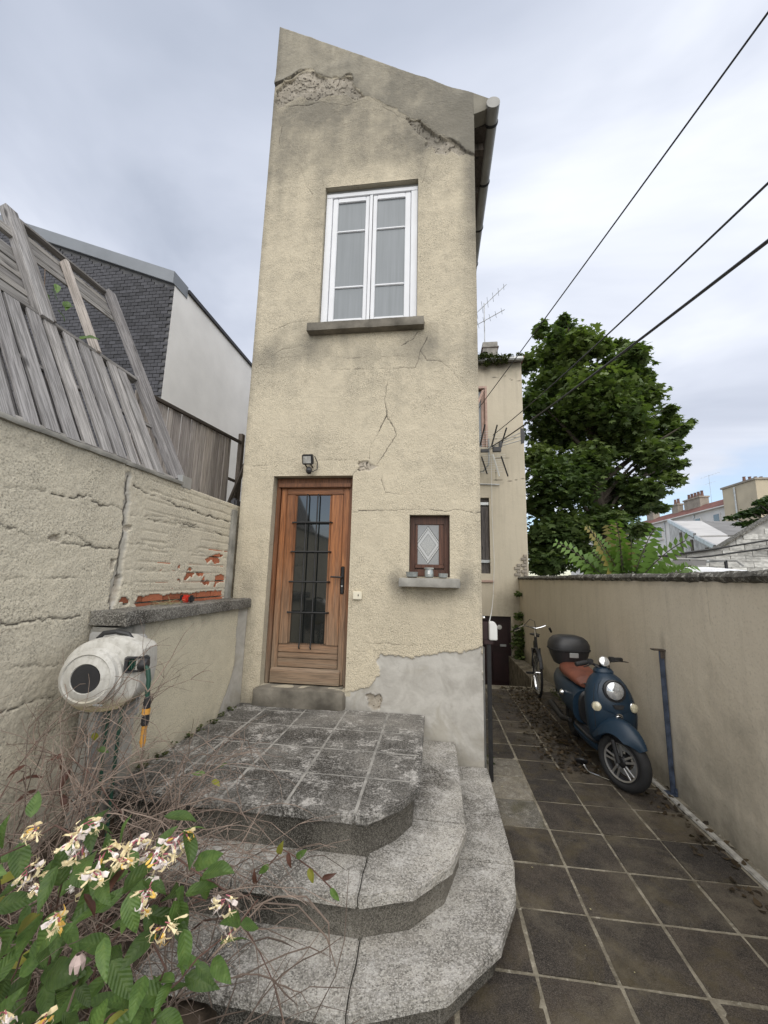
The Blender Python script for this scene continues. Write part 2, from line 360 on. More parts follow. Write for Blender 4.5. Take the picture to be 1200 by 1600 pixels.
# ---------------------------------------------------------------- object helpers
def link_mesh(name, me, parent=None, loc=(0, 0, 0)):
    o = bpy.data.objects.new(name, me); C.objects.link(o)
    if parent: o.parent = parent
    o.location = loc
    return o
def rootloc(p):
    v = Vector((0, 0, 0))
    while p: v += p.location; p = p.parent
    return v
def thing(name, label, cat, loc=(0, 0, 0), group=None):
    o = bpy.data.objects.new(name, None); C.objects.link(o); o.location = loc; o.empty_display_size = .1
    o['label'] = label; o['category'] = cat
    if group: o['group'] = group
    return o
def tag(o, label=None, cat=None, group=None, kind=None):
    for k, v in (('label', label), ('category', cat), ('group', group), ('kind', kind)):
        if v: o[k] = v
    return o
class MB:
    """collects simple solids in world coordinates, then links them as ONE mesh object"""
    def __init__(s): s.v = []; s.f = []; s.mi = []; s.m = 0; s.sm = []
    def add(s, vs, fs, smooth=False):
        n = len(s.v); s.v += [tuple(v) for v in vs]
        for f in fs: s.f.append(tuple(i + n for i in f)); s.mi.append(s.m); s.sm.append(smooth)
        return s
    def box(s, x0, x1, y0, y1, z0, z1, rot=None, piv=None):
        vs = [Vector((x, y, z)) for z in (z0, z1) for y in (y0, y1) for x in (x0, x1)]
        if rot is not None:
            p = Vector(piv) if piv is not None else Vector(((x0 + x1) / 2, (y0 + y1) / 2, (z0 + z1) / 2))
            vs = [p + rot @ (v - p) for v in vs]
        return s.add(vs, [(0, 2, 3, 1), (4, 5, 7, 6), (0, 1, 5, 4), (2, 6, 7, 3), (0, 4, 6, 2), (1, 3, 7, 5)])
    def bar(s, p0, p1, a, b, up=(0, 0, 1)):
        """square bar a x b between two points"""
        p0 = Vector(p0); p1 = Vector(p1); d = (p1 - p0).normalized(); u = Vector(up)
        x = d.cross(u)
        if x.length < 1e-4: x = d.cross(Vector((1, 0, 0)))
        x.normalize(); y = x.cross(d).normalized()
        vs = [q + x * (i * a / 2) + y * (j * b / 2) for q in (p0, p1) for j in (-1, 1) for i in (-1, 1)]
        return s.add(vs, [(0, 2, 3, 1), (4, 5, 7, 6), (0, 1, 5, 4), (2, 6, 7, 3), (0, 4, 6, 2), (1, 3, 7, 5)])
    def tube(s, pts, r, n=8, caps=True, smooth=True):
        pts = [Vector(p) for p in pts]; k = len(pts)
        rs = r if isinstance(r, (list, tuple)) else [r] * k
        ref = Vector((0, 0, 1)); vs = []; fs = []
        d0 = (pts[1] - pts[0]).normalized()
        x = d0.cross(ref)
        if x.length < .05: x = d0.cross(Vector((1, 0, 0)))
        x.normalize()
        for i, p in enumerate(pts):
            d = (pts[min(i + 1, k - 1)] - pts[max(i - 1, 0)]).normalized()
            x = (x - d * x.dot(d)).normalized(); y = d.cross(x)
            for j in range(n):
                a = 2 * math.pi * j / n; vs.append(p + (x * math.cos(a) + y * math.sin(a)) * rs[i])
        for i in range(k - 1):
            for j in range(n): fs.append((i * n + j, i * n + (j + 1) % n, (i + 1) * n + (j + 1) % n, (i + 1) * n + j))
        if caps: fs += [tuple(range(n))[::-1], tuple(range((k - 1) * n, k * n))]
        return s.add(vs, fs, smooth)
    def lathe(s, prof, c, axis=(0, 0, 1), n=24, smooth=True, closed=False):
        """prof: (radius, height along axis)"""
        c = Vector(c); a = Vector(axis).normalized(); x = a.orthogonal().normalized(); y = a.cross(x); vs = []; fs = []
        for r, h in prof:
            for j in range(n):
                t = 2 * math.pi * j / n; vs.append(c + a * h + (x * math.cos(t) + y * math.sin(t)) * r)
        k = len(prof)
        for i in range(k if closed else k - 1):
            for j in range(n): fs.append((i * n + j, i * n + (j + 1) % n, ((i + 1) % k) * n + (j + 1) % n, ((i + 1) % k) * n + j))
        if not closed: fs += [tuple(range(n))[::-1], tuple(range((k - 1) * n, k * n))]
        return s.add(vs, fs, smooth)
    def loft(s, rings, smooth=True, caps=True):
        n = len(rings[0]); vs = [p for r in rings for p in r]; fs = []
        for i in range(len(rings) - 1):
            for j in range(n): fs.append((i * n + j, i * n + (j + 1) % n, (i + 1) * n + (j + 1) % n, (i + 1) * n + j))
        if caps: fs += [tuple(range(n))[::-1], tuple(range((len(rings) - 1) * n, len(rings) * n))]
        return s.add(vs, fs, smooth)
    def prism(s, poly, z0, z1):
        n = len(poly); vs = [(x, y, z0) for x, y in poly] + [(x, y, z1) for x, y in poly]
        return s.add(vs, [tuple(range(n))[::-1], tuple(range(n, 2 * n))] + [(i, (i + 1) % n, n + (i + 1) % n, n + i) for i in range(n)])
    def prism_xz(s, poly, y0, y1):
        n = len(poly); vs = [(x, y0, z) for x, z in poly] + [(x, y1, z) for x, z in poly]
        return s.add(vs, [tuple(range(n)), tuple(range(n, 2 * n))[::-1]] + [(i, n + i, n + (i + 1) % n, (i + 1) % n) for i in range(n)])
    def prism_yz(s, poly, x0, x1):
        n = len(poly); vs = [(x0, y, z) for y, z in poly] + [(x1, y, z) for y, z in poly]
        return s.add(vs, [tuple(range(n))[::-1], tuple(range(n, 2 * n))] + [(i, (i + 1) % n, n + (i + 1) % n, n + i) for i in range(n)])
    def mesh(s, name, mats, off=Vector((0, 0, 0)), bevel=0, seg=2, rough=0, rs=14, fix=True):
        me = bpy.data.meshes.new(name)
        me.from_pydata([Vector(v) - off for v in s.v], [], s.f)
        for m in (mats if isinstance(mats, (list, tuple)) else [mats]): me.materials.append(m)
        me.polygons.foreach_set('material_index', s.mi); me.polygons.foreach_set('use_smooth', s.sm)
        if bevel or fix:
            bm = bmesh.new(); bm.from_mesh(me)
            if fix: bmesh.ops.recalc_face_normals(bm, faces=bm.faces)
            if bevel:
                ed = [e for e in bm.edges if len(e.link_faces) == 2 and e.calc_face_angle(0) > .5]
                bmesh.ops.bevel(bm, geom=ed, offset=bevel, segments=seg, affect='EDGES', clamp_overlap=True)
            bm.to_mesh(me); bm.free()
        me.update()
        if any(s.sm): me.set_sharp_from_angle(angle=R(32))
        return me
    def build(s, name, mats, parent=None, bevel=0, seg=2, fix=True):
        return link_mesh(name, s.mesh(name, mats, rootloc(parent), bevel, seg, fix=fix), parent)

def rough_box(name, x0, x1, y0, y1, z0, z1, mat, parent, step=.03, amp=.006, freq=9, seed=0, rnd=.012):
    """a stone: subdivided box with rounded arrises and an uneven surface"""
    nx = max(2, int((x1 - x0) / step)); ny = max(2, int((y1 - y0) / step)); nz = max(2, int((z1 - z0) / step))
    bm = bmesh.new(); idx = {}
    def vert(i, j, k):
        key = (i, j, k)
        if key not in idx:
            p = Vector((x0 + (x1 - x0) * i / nx, y0 + (y1 - y0) * j / ny, z0 + (z1 - z0) * k / nz))
            ins = [(1 if a == 0 else -1 if a == n else 0) for a, n in ((i, nx), (j, ny), (k, nz))]
            if sum(map(abs, ins)) >= 2: p += Vector(ins) * rnd
            q = p * freq + Vector((seed * 3.7, seed * 1.3, 0))
            p += Vector((mnoise.noise(q), mnoise.noise(q + Vector((9, 3, 1))), mnoise.noise(q + Vector((2, 7, 5))))) * amp
            p += Vector((mnoise.noise(q * 3.1), mnoise.noise(q * 3.1 + Vector((9, 3, 1))), mnoise.noise(q * 3.1 + Vector((2, 7, 5))))) * amp * .5
            idx[key] = bm.verts.new(p)
        return idx[key]
    for i in range(nx):
        for j in range(ny):
            bm.faces.new([vert(i, j, 0), vert(i, j + 1, 0), vert(i + 1, j + 1, 0), vert(i + 1, j, 0)])
            bm.faces.new([vert(i, j, nz), vert(i + 1, j, nz), vert(i + 1, j + 1, nz), vert(i, j + 1, nz)])
    for i in range(nx):
        for k in range(nz):
            bm.faces.new([vert(i, 0, k), vert(i + 1, 0, k), vert(i + 1, 0, k + 1), vert(i, 0, k + 1)])
            bm.faces.new([vert(i, ny, k), vert(i, ny, k + 1), vert(i + 1, ny, k + 1), vert(i + 1, ny, k)])
    for j in range(ny):
        for k in range(nz):
            bm.faces.new([vert(0, j, k), vert(0, j, k + 1), vert(0, j + 1, k + 1), vert(0, j + 1, k)])
            bm.faces.new([vert(nx, j, k), vert(nx, j + 1, k), vert(nx, j + 1, k + 1), vert(nx, j, k + 1)])
    off = rootloc(parent)
    bmesh.ops.translate(bm, verts=bm.verts, vec=-off)
    me = bpy.data.meshes.new(name); bm.to_mesh(me); bm.free(); me.materials.append(mat)
    me.polygons.foreach_set('use_smooth', [True] * len(me.polygons))
    me.set_sharp_from_angle(angle=R(38))
    return link_mesh(name, me, parent)

# ---- numpy noise and relief walls
_tab = np.random.RandomState(3).rand(256, 256)
def vnoise(x, y):
    xi = np.floor(x).astype(int); yi = np.floor(y).astype(int); fx = x - xi; fy = y - yi
    fx = fx * fx * (3 - 2 * fx); fy = fy * fy * (3 - 2 * fy)
    a = _tab[xi % 256, yi % 256]; b = _tab[(xi + 1) % 256, yi % 256]; c = _tab[xi % 256, (yi + 1) % 256]; d = _tab[(xi + 1) % 256, (yi + 1) % 256]
    return (a * (1 - fx) + b * fx) * (1 - fy) + (c * (1 - fx) + d * fx) * fy
def fbm(x, y, f, o=4, g=.5, s=0):
    v = 0; a = 1; t = 0
    for i in range(o):
        v = v + a * vnoise(x * f + 17.3 * i + s, y * f + 5.1 * i + s * 1.7); t += a; a *= g; f *= 2.03
    return v / t - .5
def inpoly(x, y, poly):
    ins = np.zeros(x.shape, bool); n = len(poly)
    for i in range(n):
        x0, y0 = poly[i]; x1, y1 = poly[(i + 1) % n]
        if y0 == y1: continue
        c = ((y0 > y) != (y1 > y)) & (x < (x1 - x0) * (y - y0) / (y1 - y0) + x0)
        ins ^= c
    return ins
def dline(x, y, pl):
    d = np.full(x.shape, 9.)
    for (x0, y0), (x1, y1) in zip(pl[:-1], pl[1:]):
        dx, dy = x1 - x0, y1 - y0; L = dx * dx + dy * dy + 1e-9
        t = np.clip(((x - x0) * dx + (y - y0) * dy) / L, 0, 1)
        d = np.minimum(d, np.hypot(x - x0 - t * dx, y - y0 - t * dy))
    return d
def grid_lines(a, b, step, snaps=()):
    pts = sorted({round(p, 4) for p in (a, b, *snaps) if a <= p <= b}); o = []
    for p, q in zip(pts[:-1], pts[1:]):
        n = max(1, int(round((q - p) / step))); o += list(np.linspace(p, q, n + 1)[:-1])
    return np.array(o + [pts[-1]])
def relief(name, P0, U, V, N, us, vs, D, att, holes, mat, parent, vmap=None, thick=.2):
    """a wall face as a fine height field, its rim folded back by `thick`"""
    us = np.concatenate([[us[0]], us, [us[-1]]]); vs = np.concatenate([[vs[0]], vs, [vs[-1]]])
    u, v = np.meshgrid(us, vs, indexing='ij')
    vv = vmap(u, v) if vmap else v
    d, at = D(u, vv)
    for h in holes:
        e = 1e-4
        onb = (u >= h[0] - e) & (u <= h[1] + e) & (v >= h[2] - e) & (v <= h[3] + e)
        d = np.where(onb, 0., d)
    d[0] = d[-1] = -thick; d[:, 0] = d[:, -1] = -thick
    P = np.array(P0)[None, None] + u[..., None] * np.array(U) + vv[..., None] * np.array(V) + d[..., None] * np.array(N)
    P = P - np.array(rootloc(parent))
    nu, nv = u.shape
    idx = np.arange(nu * nv).reshape(nu, nv)
    q = np.stack([idx[:-1, :-1], idx[1:, :-1], idx[1:, 1:], idx[:-1, 1:]], -1)
    cu = (u[:-1, :-1] + u[1:, 1:]) / 2; cv = (v[:-1, :-1] + v[1:, 1:]) / 2
    keep = np.ones(cu.shape, bool)
    for h in holes: keep &= ~((cu > h[0]) & (cu < h[1]) & (cv > h[2]) & (cv < h[3]))
    q = q[keep]
    if np.dot(np.cross(U, V), N) < 0: q = q[:, ::-1]
    me = bpy.data.meshes.new(name)
    me.vertices.add(nu * nv); me.vertices.foreach_set('co', P.reshape(-1).astype(np.float32))
    me.loops.add(q.size); me.loops.foreach_set('vertex_index', q.reshape(-1).astype(np.int32))
    me.polygons.add(len(q)); me.polygons.foreach_set('loop_start', np.arange(0, q.size, 4, dtype=np.int32))
    me.polygons.foreach_set('use_smooth', np.ones(len(q), bool))
    me.update(calc_edges=True); me.validate()
    for k, a in at.items():
        A = me.attributes.new(k, 'FLOAT', 'POINT'); A.data.foreach_set('value', np.broadcast_to(a, u.shape).reshape(-1).astype(np.float32))
    me.materials.append(mat)
    return link_mesh(name, me, parent)
sstep = lambda a, b, x: np.clip((x - a) / (b - a), 0, 1) ** 2 * (3 - 2 * np.clip((x - a) / (b - a), 0, 1))
gau = lambda x, z, cx, cz, sx, sz: np.exp(-((x - cx) / sx) ** 2 - ((z - cz) / sz) ** 2)

# outlines measured on the walls, in metres (facade: x, z; left wall: y, z)
CAP = [(-2.037,7.792),(-1.996,7.816),(-1.876,7.895),(-1.793,7.911),(-1.714,7.978),(-1.616,8.001),(-1.508,7.993),(-1.42,7.899),(-1.295,7.829),(-1.198,7.832),(-1.148,7.804),(-1.093,7.834),(-1.013,7.831),(-0.992,7.701),(-0.925,7.594),(-0.842,7.486),(-0.724,7.439),(-0.605,7.336),(-0.449,7.22),(-0.357,7.132),(-0.296,7.068),(-0.206,7.064),(-0.108,6.987),(0.003,6.854),(0.076,6.782),(0.185,6.714),(0.278,6.614),(0.348,6.518),(0.447,6.479),(0.517,6.47)]
FLAKES = [[(-1.975,7.743),(-1.874,7.865),(-1.775,7.889),(-1.695,7.945),(-1.589,7.977),(-1.506,7.973),(-1.419,7.869),(-1.294,7.809),(-1.189,7.811),(-1.052,7.808),(-1.011,7.782),(-0.991,7.662),(-0.924,7.565),(-0.842,7.467),(-0.951,7.446),(-1.082,7.543),(-1.282,7.555),(-1.482,7.51),(-1.65,7.594),(-1.811,7.541),(-1.915,7.48),(-1.971,7.566)],[(-0.357,7.114),(-0.273,7.047),(-0.198,7.045),(-0.108,6.96),(0.003,6.837),(0.076,6.764),(0.185,6.696),(0.27,6.597),(0.341,6.51),(0.277,6.484),(0.191,6.556),(0.112,6.514),(0.011,6.545),(-0.026,6.655),(-0.114,6.631),(-0.085,6.733),(-0.167,6.816),(-0.249,6.935),(-0.31,7.016)],[(-0.774,2.917),(-0.669,2.915),(-0.647,2.883),(-0.553,2.856),(-0.656,2.824),(-0.765,2.825)],[(-0.625,0.674),(-0.59,0.693),(-0.553,0.667),(-0.5,0.687),(-0.469,0.633),(-0.485,0.561),(-0.544,0.535),(-0.587,0.582)]]
FCRACKS = [(0.006,[(-0.174,4.319),(-0.221,4.24),(-0.348,4.174)]),(0.006,[(-0.073,4.247),(-0.145,4.112),(-0.078,3.992),(0.067,3.971),(0.159,3.888),(0.318,3.684)]),(0.005,[(-1.48,3.971),(-1.336,3.964),(-1.22,3.922),(-0.996,3.934),(-0.732,3.921),(-0.472,3.917),(-0.197,3.918),(-0.145,4.112)]),(0.006,[(-0.472,3.917),(-0.483,3.759),(-0.512,3.582),(-0.482,3.398),(-0.406,3.265),(-0.385,3.182),(-0.468,3.054),(-0.518,2.974),(-0.575,2.874)]),(0.006,[(-0.482,3.398),(-0.583,3.186),(-0.653,3.078),(-0.655,2.929)]),(0.005,[(-2.047,2.894),(-1.896,2.871),(-1.693,2.889),(-1.654,2.93),(-1.341,2.926),(-1.035,2.928),(-0.787,2.924)]),(0.008,[(-0.821,2.77),(-0.771,2.837)]),(0.004,[(-0.515,2.827),(-0.518,2.694),(-0.484,2.596),(-0.361,2.569),(-0.209,2.549)]),(0.006,[(-0.75,2.401),(-0.428,2.408),(-0.245,2.408),(-0.064,2.415),(0.048,2.409),(0.116,2.39),(0.195,2.415),(0.299,2.403),(0.371,2.391),(0.474,2.397)]),(0.004,[(-0.809,1.057),(-0.643,1.064),(-0.48,1.077),(-0.222,1.066)]),(0.004,[(-0.664,1.139),(-0.223,1.14),(0.17,1.14),(0.304,1.202),(0.425,1.263)]),(0.005,[(-1.589,6.555),(-1.552,6.46),(-1.511,6.295),(-1.426,6.171)]),(0.005,[(-0.14,6.168),(-0.112,6.301),(-0.076,6.461),(-0.055,6.554)]),(0.004,[(-1.949,3.992),(-1.809,4.1),(-1.67,4.207),(-1.452,4.234)]),(0.004,[(-1.972,7.469),(-1.869,7.166),(-1.886,6.934),(-1.791,6.598),(-1.797,6.329)]),(0.004,[(-1.299,6.252),(-1.305,6.368),(-1.578,6.374),(-1.819,6.421)]),(0.004,[(-0.801,2.388),(-0.492,2.401)]),(0.004,[(-1.941,5.903),(-1.627,5.888),(-1.316,5.821)]),(0.004,[(-1.847,4.411),(-1.616,4.514),(-1.368,4.537)]),(0.006,[(-1.972,7.469),(-1.725,7.48),(-1.399,7.478),(-1.075,7.38),(-0.919,7.422)]),(0.005,[(-0.763,7.455),(-0.604,7.28),(-0.295,7.032)]),(0.004,[(-1.662,4.093),(-1.445,4.112),(-1.086,4.079),(-0.736,4.046),(-0.259,4.052)]),(0.003,[(-0.064,2.415),(-0.064,2.504)]),(0.003,[(-0.426,2.912),(0.01,3.039),(0.461,3.096)])]
PATCH = [(-0.503,1.036),(-0.347,1.055),(-0.198,1.01),(-0.045,1.051),(0.251,1.093),(0.337,1.136),(0.451,1.129),(0.498,0.081),(0.126,0.052),(-0.093,0.306),(-0.448,0.47),(-0.805,0.486),(-0.836,0.668),(-0.603,0.742),(-0.498,0.849),(-0.525,0.955)]
LBRICK = [[(3.383,1.879),(3.484,1.911),(3.562,1.932),(3.682,1.925),(3.606,1.896),(3.625,1.846),(3.532,1.843),(3.49,1.874),(3.413,1.844)],[(3.081,1.705),(3.135,1.744),(3.24,1.75),(3.205,1.72),(3.111,1.693)],[(3.264,1.744),(3.363,1.754),(3.367,1.728),(3.278,1.724)],[(3.341,1.669),(3.372,1.723),(3.411,1.678),(3.471,1.677),(3.476,1.646)],[(3.567,1.724),(3.658,1.745),(3.733,1.727),(3.742,1.676),(3.603,1.666),(3.577,1.626),(3.562,1.631)],[(2.574,1.543),(2.591,1.576),(2.75,1.581),(2.95,1.58),(3.098,1.586),(3.368,1.582),(3.695,1.59),(3.719,1.511),(3.384,1.486),(3.147,1.481),(2.912,1.475),(2.65,1.461),(2.596,1.478)],[(2.418,1.563),(2.481,1.573),(2.501,1.531),(2.446,1.527)],[(2.981,1.783),(3.017,1.81),(3.023,1.784)],[(3.122,1.771),(3.157,1.804),(3.191,1.778)],[(2.991,1.679),(3.027,1.69),(3.063,1.68)]]
LCRACKS = [(0.014,[(2.368,2.386),(2.366,2.314),(2.379,2.174),(2.393,1.958),(2.389,1.745),(2.373,1.612),(2.361,1.497)]),(0.009,[(2.42,2.326),(2.477,2.315),(2.57,2.307),(2.67,2.296),(2.774,2.303),(2.92,2.28),(3.142,2.28),(3.285,2.269),(3.398,2.27),(3.784,2.277)]),(0.006,[(2.6,2.129),(3.004,2.141),(3.382,2.138),(3.812,2.114)]),(0.006,[(1.873,2.15),(1.949,2.15),(2.007,2.155),(2.026,2.179),(2.097,2.183)]),(0.006,[(2.118,2.159),(2.188,2.147),(2.277,2.159),(2.356,2.151)]),(0.006,[(1.629,1.956),(1.693,1.953),(1.753,1.932),(1.809,1.884),(1.91,1.887),(2.005,1.905),(2.113,1.897),(2.25,1.889),(2.38,1.896)]),(0.005,[(1.969,1.95),(2.076,1.928),(2.196,1.897)]),(0.008,[(1.708,1.484),(1.793,1.488),(1.864,1.484),(1.938,1.489),(2.018,1.487),(2.143,1.485)]),(0.004,[(1.67,1.712),(1.804,1.701),(2.039,1.704),(2.338,1.691)]),(0.008,[(1.777,1.072),(1.908,1.081),(2.062,1.066)]),(0.005,[(1.599,2.135),(1.706,2.142),(1.824,2.162)]),(0.004,[(2.422,1.945),(2.657,1.933),(2.92,1.935),(3.8,1.907)]),(0.004,[(2.453,1.762),(2.811,1.77),(3.266,1.75),(3.788,1.711)]),(0.004,[(1.743,1.278),(1.877,1.266),(2.074,1.238)]),(0.005,[(2.401,2.131),(2.744,2.165),(3.197,2.157)]),(0.004,[(2.42,1.656),(2.833,1.64),(3.292,1.6),(3.813,1.563)])]
LCHIPS = [[(1.863,1.917),(1.895,1.938),(1.943,1.953),(1.953,1.909),(1.913,1.909)],[(2.395,2.044),(2.45,2.062),(2.449,2.027),(2.41,2.014)],[(2.314,1.832),(2.353,1.826),(2.345,1.759),(2.322,1.759)],[(2.376,1.686),(2.415,1.746),(2.408,1.611),(2.362,1.526),(2.343,1.549)]]

# ================================================================ THE SETTING
def struct(name, mb, mat, bevel=0): return tag(mb.build(name, mat, None, bevel), kind='structure')
g = MB(); z = -.06
for x0, x1, y0, y1 in ((-300, 300, -300, .2), (-300, -2.2, .2, 10.4), (2.2, 300, .2, 10.4), (-300, 300, 10.4, 300)):
    g.add([(x0, y0, z), (x1, y0, z), (x1, y1, z), (x0, y1, z)], [(0, 1, 2, 3)])
tag(g.build('ground', simple('yard_ground', (.12, .11, .095), .95, 0, .3, .5), None, fix=False), kind='structure')

path = MB().box(-2.2, 2.2, .2, 7.30, -.2, -.0052)
path.box(1.75, 2.2, 7.3, 10.4, -1.0, -.008).box(-2.2, .46, 7.3, 10.4, -1., -.02)
path = struct('path', path, M['mortar'])
COLX = [-.99, -.625, -.26, .10, .465, .82, 1.183, 1.555, 1.922]
ROWY = [.315 + .3735 * k for k in range(19)]
slab_me = []
for k in range(4):
    b = MB().box(-.5, .5, -.5, .5, -.04, 0)
    me = b.mesh('paving_slab', M['slab'], bevel=.0)
    bm = bmesh.new(); bm.from_mesh(me)
    bmesh.ops.subdivide_edges(bm, edges=[e for e in bm.edges if abs(e.verts[0].co.z - e.verts[1].co.z) < .001], cuts=5, use_grid_fill=True)
    for v in bm.verts:
        q = v.co * 4 + Vector((k * 7, 0, 0)); edge = max(abs(v.co.x), abs(v.co.y)) > .49
        v.co.x += mnoise.noise(q) * .009 * edge; v.co.y += mnoise.noise(q + Vector((5, 5, 5))) * .009 * edge
        if v.co.z > -.01: v.co.z += mnoise.noise(q * 1.5) * .0025 - .003 * edge
    bm.to_mesh(me); bm.free(); me.polygons.foreach_set('use_smooth', [False] * len(me.polygons))
    slab_me.append(me)
    m2_ = me.copy(); m2_.materials.clear(); m2_.materials.append(M['slab_pale']); slab_me.append(m2_)
PALE = {(4, 8), (4, 9), (4, 10)}
for i in range(len(COLX) - 1):
    for j in range(len(ROWY) - 1):
        if i < 4 and ROWY[j] > (2.3 if i == 3 else 1.9): continue
        if i < 3 and ROWY[j] < .9: continue
        x0, x1, y0, y1 = COLX[i], COLX[i + 1], ROWY[j], min(ROWY[j + 1], 7.29)
        if y1 - y0 < .1: continue
        o = link_mesh('paving_slab', slab_me[rng.randrange(4) * 2 + ((i, j) in PALE)], path,
                      ((x0 + x1) / 2, (y0 + y1) / 2, rng.uniform(-.002, .0035)))
        o.scale = (x1 - x0 - rng.uniform(.013, .026), y1 - y0 - rng.uniform(.012, .022), 1)
        o.rotation_euler = (rng.uniform(-.004, .004), rng.uniform(-.004, .004), rng.uniform(-.006, .006))
st = MB().box(1.935, 1.985, .3, 7.2, -.006, .012)
st.build('mortar_strip', simple('pale_mortar_strip', (.36, .345, .31), .95, 0, .4, 16, .2, .8, 50), path, .006)
# stairwell down to the cellar door
sw = MB().box(.46, 1.75, 7.3, 10.0, -1.2, -.72)
for k in range(3): sw.box(.46, 1.75, 7.3, 7.3 + .26 * (3 - k), -.74 + .18 * k, -.74 + .18 * (k + 1) + .002)
struct('stairwell', sw, M['concrete_dirty'])
# planted bed at the left of the steps
us = grid_lines(-2.05, -.85, .05); vs_ = grid_lines(.25, 2.45, .05)
soil = relief('soil', (0, 0, 0), (1, 0, 0), (0, 1, 0), (0, 0, 1), us, vs_,
       lambda u, v: (.05 + .28 * sstep(-.95, -1.6, u) * sstep(.5, 1.3, v) + .07 * fbm(u, v, 5) + .05 * fbm(u, v, 17, 3, .5, 3), {}), None, [], M['soil'], None, None, .1)
tag(soil, kind='structure')

# ================================================================ TOWER-LIKE END OF THE HOUSE
FX0, FX1, FY = -2.0, .442, 3.85
ztop = lambda x: 8.767 - .6034 * (x + 2.002)
tower = thing('tall_narrow_house', 'tall narrow beige house end with cracked render, sloping top and a wooden door', 'house', (-.78, 3.85, 0))
HD = (-1.655, -.818, .70, 2.765)      # door
HW = (-1.268, -.186, 4.455, 6.235)    # upper window
HS = (-.238, .150, 1.765, 2.362)      # small window
HOLES = [HD, HW, HS]
capx = np.array([p[0] for p in CAP]); capz = np.array([p[1] for p in CAP])
def tower_relief(u, v):
    jx = .030 * fbm(u, v, 9, 3) + .012 * fbm(u, v, 40, 2, .5, 5); jz = .030 * fbm(u, v, 9, 3, .5, 11) + .012 * fbm(u, v, 40, 2, .5, 8)
    x, z = u + jx, v + jz
    d = .010 * fbm(u, v, 1.3, 3) + .0035 * fbm(u, v, 14, 3) + .0035 * fbm(u, v, 55, 2)
    zz_ = .06 * fbm(u, v, 22, 2, .5, 71)
    cap = (z + zz_ > np.interp(x, capx, capz)).astype(float)
    rag = sstep(-.15, .06, fbm(u, v, 1.1, 3, .5, 21) + .12 * np.exp(-((u + 1.45) / .5) ** 2) + .15 * np.exp(-((u - .1) / .3) ** 2))
    d = d + cap * (.004 + .024 * rag)
    fl = np.zeros(u.shape); deep = np.zeros(u.shape)
    for i, p in enumerate(FLAKES):
        m = inpoly(u + 1.4 * jx, v + 1.4 * jz, p) & (cap < .5 if i < 2 else True); fl = np.maximum(fl, m); deep = np.maximum(deep, m * (.12 if i == 3 else .024))
    lumps = np.maximum(0, fbm(u, v, 11, 4, .6, 31)) * .14 * (fbm(u, v, 3, 2, .5, 2) > -.1)
    qn = (fbm(u, v, 5, 4, .55, 31) + .5) * 9; qs = np.floor(qn); terr = (qs - 4.0) / 9 * .08
    edge = ((qn - qs) < .13) & (fl > .5)
    d = d - fl * (np.where(deep < .05, .016 - terr, deep) + .006 * fbm(u, v, 30, 3))
    # blistered, loose render below the broken edge
    bl = gau(u, v, -1.25, 7.45, .75, .22) + gau(u, v, -.1, 6.75, .5, .22)
    d = d + bl * (1 - cap) * (.035 * fbm(u, v, 7, 4, .55, 41))
    cr = np.zeros(u.shape)
    pts = [(.008, CAP)] + FCRACKS
    for wd, pl in pts:
        xs = [p[0] for p in pl]; zs = [p[1] for p in pl]
        k = (u > min(xs) - .1) & (u < max(xs) + .1) & (v > min(zs) - .1) & (v < max(zs) + .1)
        if not k.any(): continue
        dd = dline(x[k], z[k], pl)
        if pl is CAP: it = (.2 + 1.6 * rag[k]) * (.35 + vnoise(u[k] * 7, v[k] * 7)); hw = .012 + .010 * vnoise(u[k] * 13, v[k] * 13)
        else: it = (wd / .006) * (.25 + 1.0 * vnoise(u[k] * 6, v[k] * 6)); hw = .0075
        cr[k] = np.maximum(cr[k], np.clip(1.1 - dd / hw, 0, 1) * np.clip(it, 0, 1.1))
    ridge = (np.abs(fbm(u, v, 7, 3, .55, 61)) < .022) * (fl > .5)
    cr = np.where(fl > .5, np.maximum(cr * .6, edge * .95), cr)
    d = d - .004 * cr
    pt = inpoly(u + 2.2 * jx, v + 2.2 * jz, PATCH).astype(float)
    d = np.where(pt > .5, .3 * d - .010 + .004 * fbm(u, v, 5, 3), d)
    dirt = .25 * cap + .55 * gau(u, v, -1.5, 7.35, .5, .3) + .45 * gau(u, v, -.1, 6.75, .6, .3) + .28 * sstep(.05, .25, fbm(u, v, .9, 4, .55, 91)) * sstep(2.5, 4.5, v) + .75 * gau(u, v, .4, 6.1, .10, 1.2) + .25 * sstep(6.2, 7.2, v) + .16 * sstep(2.8, 5.2, v)
    dirt += .35 * gau(u, v, -1.85, 6.6, .2, .8) + .55 * gau(u, v, -1.38, 4.25, .22, .22) + .6 * gau(u, v, -.08, 4.15, .25, .25) + .45 * gau(u, v, -1.85, 4.15, .2, .2)
    dirt += .5 * gau(u, v, .37, 4.0, .12, .35) + .4 * gau(u, v, -1.3, 6.1, .12, .5) + .3 * gau(u, v, -.16, 6.3, .15, .3) + .3 * gau(u, v, -.7, 4.1, .7, .12)
    dirt += .75 * gau(u, v, -.36, 1.72, .09, .12) + .75 * gau(u, v, .28, 1.72, .08, .13) + .5 * gau(u, v, -.05, 1.6, .3, .08) + .3 * gau(u, v, .36, 1.9, .12, .5)
    dirt += .35 * gau(u, v, -1.27, 3.1, .2, .15) + .5 * gau(u, v, -1.85, 1.3, .12, .8) + .55 * sstep(.75, .5, v) * (u < -.5) + .45 * gau(u, v, -.05, .2, .5, .12) + .2 * gau(u, v, -.25, 2.9, .4, .15) + .3 * gau(u, v, .25, 2.75, .25, .15)
    dirt += .3 * sstep(FX0 + .08, FX0, u) + .2 * sstep(FX1 - .06, FX1, u)
